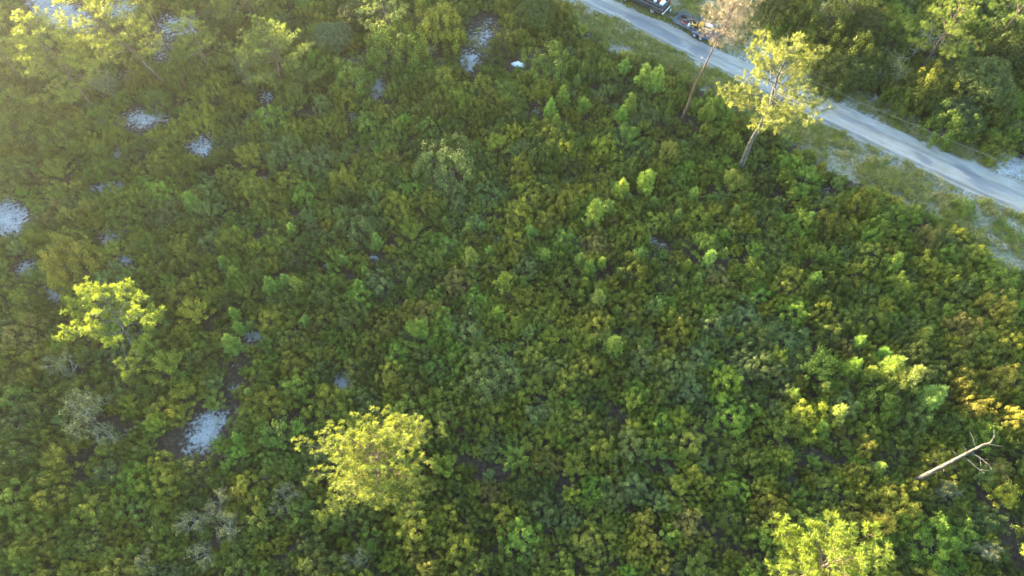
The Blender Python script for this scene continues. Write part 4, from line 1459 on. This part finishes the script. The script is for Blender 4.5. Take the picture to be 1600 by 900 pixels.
# riding mower
c = empty('garden_machine', at_tr(2.55, .75, DK), trot + .3)
tag(c, 'orange garden machine with black seat on the trailer', 'machine')
B('hood', 'tool_orange', c, ((.35, 0, .55), (.62, .5, .34), 0, .82), bev=.08)
B('chassis', 'engine_black', c, ((0, 0, .30), (1.4, .5, .16)), bev=.05)
B('seat', 'engine_black', c, ((-.38, 0, .62), (.36, .42, .1)), ((-.56, 0, .82), (.09, .42, .36)), bev=.04)
B('fender', 'tool_orange', c, ((-.35, 0, .5), (.6, .78, .08)), bev=.08)
for x_, r_ in ((.45, .19), (-.42, .25)):
    for s in (-1, 1):
        wheel(c, x_, s * .36, r_, .16, s)
mb = MB()
tube(mb, np.array([[.1, 0, .6], [-.08, 0, .88]]), .02, 6)
tube(mb, np.array([[-.08 + .02 * math.sin(t), .17 * math.cos(t), .88 + .17 * math.sin(t) * .5] for t in np.linspace(0, 6.283, 13)]), .014, 5, cap=False)
mb.build('steering_wheel', 'engine_black', c)
c = empty('water_jug', at_tr(1.75, .32, DK), trot)
tag(c, 'white plastic jug standing at the near rail of the trailer', 'jug')
mb = MB()
tube(mb, np.array([[0, 0, 0], [0, 0, .3], [0, 0, .38], [0, 0, .42], [0, 0, .5]]), [.16, .16, .1, .05, .05], 12)
mb.build('bottle', 'jug_white', c)
mb = MB()
tube(mb, np.array([[.1, 0, .36], [.2, 0, .36], [.2, 0, .2], [.14, 0, .15]]), .02, 5)
mb.build('handle', 'jug_white', c)
c = empty('hand_truck', at_tr(2.6, 1.45, DK), trot + .6)
tag(c, 'blue upright hand truck behind the orange machine on the trailer', 'hand truck')
for s in (-1, 1):
    mb = MB()
    tube(mb, np.array([[0, s * .2, .05], [-.12, s * .2, 1.2]]), .025, 6)
    mb.build('rail', 'trailer_steel', c)
    wheel(c, -.1, s * .26, .12, .07, s)
for z_ in (.3, .6, .9, 1.18):
    B('rung', 'trailer_steel', c, ((-.01 - z_ * .1, 0, z_), (.03, .4, .03)), bev=0)
B('toe_plate', 'trailer_steel', c, ((.13, 0, .03), (.28, .44, .02)), bev=0)
c = empty('cardboard_box', at_tr(3.55, 1.1, DK), trot + .15)
tag(c, 'tan open cardboard box with pale flaps at the back of the trailer', 'box')
for a_, b_ in (((0, .42, .3), (1.0, .02, .6)), ((0, -.42, .3), (1.0, .02, .6)), ((.49, 0, .3), (.02, .82, .6)), ((-.49, 0, .3), (.02, .82, .6)), ((0, 0, .02), (.96, .82, .03))):
    B('panel', 'board_tan', c, (a_, b_), bev=0)
B('flap', 'jug_white', c, ((.06, .1, .62), (.8, .5, .015)), bev=0)
B('flap', 'board_tan', c, ((0, -.56, .58), (1.0, .28, .015)), bev=0)
c = empty('fuel_can', at_tr(4.15, .75, DK), trot)
tag(c, 'dark blue fuel can beside the cardboard box', 'can')
B('tank', 'can_blue', c, ((0, 0, .19), (.36, .28, .38), 0, .85), bev=.06)
mb = MB()
tube(mb, np.array([[-.1, 0, .36], [-.08, 0, .46], [.08, 0, .46], [.1, 0, .36]]), .02, 5)
mb.build('handle', 'can_blue', c)
mb = MB()
tube(mb, np.array([[.12, 0, .36], [.22, 0, .5]]), [.03, .015], 6)
mb.build('spout', 'tool_orange', c)
for x_, v_, a_, lb_, mt_ in ((.5, 1.25, .3, 'black toolbox in the front corner of the trailer', 'engine_black'), (1.05, .5, -.2, 'rusty red toolbox near the trailer tongue', 'crate_red')):
    c = empty('toolbox', at_tr(x_, v_, DK), trot + a_)
    tag(c, lb_, 'toolbox')
    B('case', mt_, c, ((0, 0, .13), (.55, .28, .26)), bev=.03)
    B('lid', 'engine_black', c, ((0, 0, .285), (.56, .29, .04), 0, .85), bev=.03)
    mb = MB()
    tube(mb, np.array([[-.14, 0, .3], [-.12, 0, .37], [.12, 0, .37], [.14, 0, .3]]), .014, 5)
    mb.build('handle', 'chrome', c)
rng9 = np.random.default_rng(91)
for k, lb_ in enumerate(('long grey pole lying along the trailer deck', 'shovel-length wooden pole leaning on the trailer tools', 'thin dark pipe lying across the trailer deck')):
    c = empty('pole', at_tr(1.1 + .1 * k, .8 + .3 * k, DK + .04), trot + (.15, .5, 1.25)[k])
    tag(c, lb_, 'pole')
    mb = MB()
    ln_ = (2.2, 1.6, 1.1)[k]
    tube(mb, np.array([[-ln_ / 2, 0, 0], [0, 0, .03 + .1 * (k == 1)], [ln_ / 2, 0, .02 + .3 * (k == 1)]]), .03, 6)
    mb.build('shaft', ('dead_wood', 'board_tan', 'engine_black')[k], c)
    B('end_cap', 'engine_black', c, ((ln_ / 2, 0, .03 + .3 * (k == 1)), (.06, .06, .06)), bev=0)

# roadside cable on two poles beyond the frame
pa, pb = np.array(P2W(1800, 350, 5.5)), np.array(P2W(830, -75, 5.5))
mid = [np.array([*P2W(px, py, 5.0), 5.0]) for px, py in ((1292, 137), (1390, 184), (1490, 224), (1560, 254))]
dirc = norm(mid[-1][:2] - mid[0][:2])
e1, e0 = mid[-1][:2] + dirc * 16, mid[0][:2] - dirc * 34
for nm_, e_, lb_ in (('utility_pole', e1, 'wooden pole carrying the cable past the sandy bend'), ('utility_pole', e0, 'wooden pole carrying the cable past the pickup')):
    c = empty(nm_, (float(e_[0]), float(e_[1]), -.05))
    tag(c, lb_, 'utility pole', 'poles of the roadside cable')
    mb = MB()
    tube(mb, np.array([[0, 0, 0], [0, 0, 3.5], [.03, 0, 6.6]]), [.14, .12, .09], 10)
    mb.build('shaft', 'pole_wood', c, True)
    B('bracket', 'engine_black', c, ((0, 0, 5.95), (.26, .26, .08)), bev=.04)
cb_ = MB()
t_ = np.linspace(0, 1, 40)
cp = np.stack([e0[0] + (e1[0] - e0[0]) * t_, e0[1] + (e1[1] - e0[1]) * t_, 5.9 - 3.6 * t_ * (1 - t_)], -1)
tube(cb_, cp, .010, 5)
tag(cb_.build('utility_cable', 'cable_grey'), 'thin pale cable strung along the far side of the road', 'cable')

# small things on the ground


def lump(name, mat, p, r, h, seed):
    rg = np.random.default_rng(seed)
    n, m = 22, 8
    V, idx = [], {}
    for i in range(m + 1):
        a = i / m * math.pi / 2
        for j in range(n):
            t = j / n * 6.2832
            k = 1 + .18 * math.sin(2 * t + seed) + .12 * math.sin(5 * t) + .06 * rg.normal()
            V.append((r * math.cos(a) * k * math.cos(t), r * .8 * math.cos(a) * k * math.sin(t), h * math.sin(a) - .04))
    i, j = np.meshgrid(np.arange(m), np.arange(n), indexing='ij')
    f = np.stack([i * n + j, i * n + (j + 1) % n, (i + 1) * n + (j + 1) % n, (i + 1) * n + j], -1).reshape(-1, 4)
    mb = MB()
    mb.add(V, f)
    o = mb.build(name, mat, None, True)
    o.location = (*fl(P2W(*p)), 0)
    return o


paint_mat('bright_sand', (.86, .86, .85), .95, 0, .08, .1)
paint_mat('pale_stone', (.55, .47, .42), .9, 0, .3, .1)
tag(lump('sand_mound', 'bright_sand', (810, 102), .62, .35, 3), 'small bright white sand mound by the bare brown ground', 'mound')
tag(lump('stone', 'pale_stone', (1097, 91), .2, .2, 5), 'small pale pinkish stone on the near road edge beside the dead pine', 'stone')


# ------------------------------------------------------------------ ground cover along the road
def grass_proto(name, seed, n, h, r, w=.012):
    rg = np.random.default_rng(seed)
    mb = MB()
    a = rg.random(n) * 6.283
    q = r * np.sqrt(rg.random(n))
    c = np.stack([q * np.cos(a), q * np.sin(a), np.zeros(n)], -1)
    d = norm(np.stack([np.cos(a) * .5, np.sin(a) * .5, np.ones(n)], -1) + rg.normal(size=(n, 3)) * .25)
    needles(mb, c, d, h * (.6 + .6 * rg.random(n)), w, rg.random(n), rg)
    return mb.mesh(name, 'grass_blade')


GR = [grass_proto('grass_tuft', 501, 60, .22, .2), grass_proto('grass_tuft', 502, 80, .3, .28), grass_proto('grass_tuft', 503, 44, .14, .3)]
WEED = [shrub_meshes('weed', .32, .28, 510 + k, leaf=.06, dens=22)[0] for k in range(3)]
rg = np.random.default_rng(55)
xs, ys = rg.uniform(-10, 75, 130000), rg.uniform(15, 85, 130000)
px, py, dep = W2P(xs, ys)
xs2, ys2 = rg.uniform(-66, 66, 60000), rg.uniform(0, 82, 60000)
xs, ys = np.concatenate([xs, xs2]), np.concatenate([ys, ys2])
px, py, dep = W2P(xs, ys)
near, farv = inpoly(px, py, VERGE_NEAR), inpoly(px, py, VERGE_FAR)
ok = (near | farv) & ~inpoly(px, py, ROADPOLY)
cover = fbm(xs * .5, ys * .5)
sandy = open_field(px, py)
ok &= rg.random(len(xs)) < np.clip((cover - .3) * 3.2, 0, 1) * (1 - .92 * sandy)
patch = (open_field(px, py, True) > .5) & ~(near | farv) & ~inpoly(px, py, ROADPOLY)
ok |= patch & (rg.random(len(xs)) < np.clip((fbm(xs * .9 + 30, ys * .9) - .5) * 1.6, 0, .25))
ii = np.nonzero(ok)[0]
gp, gr, gs, gt, gk = [], [], [], [], []
wp, wr, ws, wt, wk = [], [], [], [], []
for q in ii:
    s = .7 + .7 * rg.random()
    if rg.random() < .08 + .2 * (cover[q] > .58):
        wp.append((xs[q], ys[q], -.03))
        wr.append((0, 0, rg.random() * 6.28))
        s *= .7
        ws.append((s, s, s * (.4 + .4 * rg.random())))
        wt.append(np.array(T_GREEN if rg.random() < .4 else T_YELLOW) * (1.0 + .5 * rg.random()))
        wk.append(int(rg.integers(3)))
    else:
        dry = rg.random()
        gp.append((xs[q], ys[q], -.03))
        gr.append((0, 0, rg.random() * 6.28))
        gs.append((s, s, s))
        gt.append(np.array((.46, .42, .25)) * dry ** 1.5 + np.array((.24, .27, .085)) * (1 - dry ** 1.5))
        gk.append(int(rg.integers(3)))
scatter('verge_grass', 'dry grass tufts along the road and on open sand', GR, gp, gr, gs, gt, gk)
scatter('verge_weeds', 'low green weeds spread over road verges and sand', WEED, wp, wr, ws, wt, wk)

# ------------------------------------------------------------------ haze
if HAZE > 0:
    hb = MB()
    box(hb, (0, 12, 25.5), (1240, 1260, 54), 0, 1.0, 0)
    m, nt, out = newmat('haze_air')
    pv = N(nt, 'ShaderNodeVolumePrincipled')
    pv.inputs['Color'].default_value = (.96, .92, .84, 1)
    pv.inputs['Density'].default_value = HAZE
    pv.inputs['Anisotropy'].default_value = .87
    nt.links.new(pv.outputs[0], out.inputs['Volume'])
    tag(hb.build('haze', 'haze_air'), 'thin bright evening haze in the air', kind='stuff')
resolve_labels()
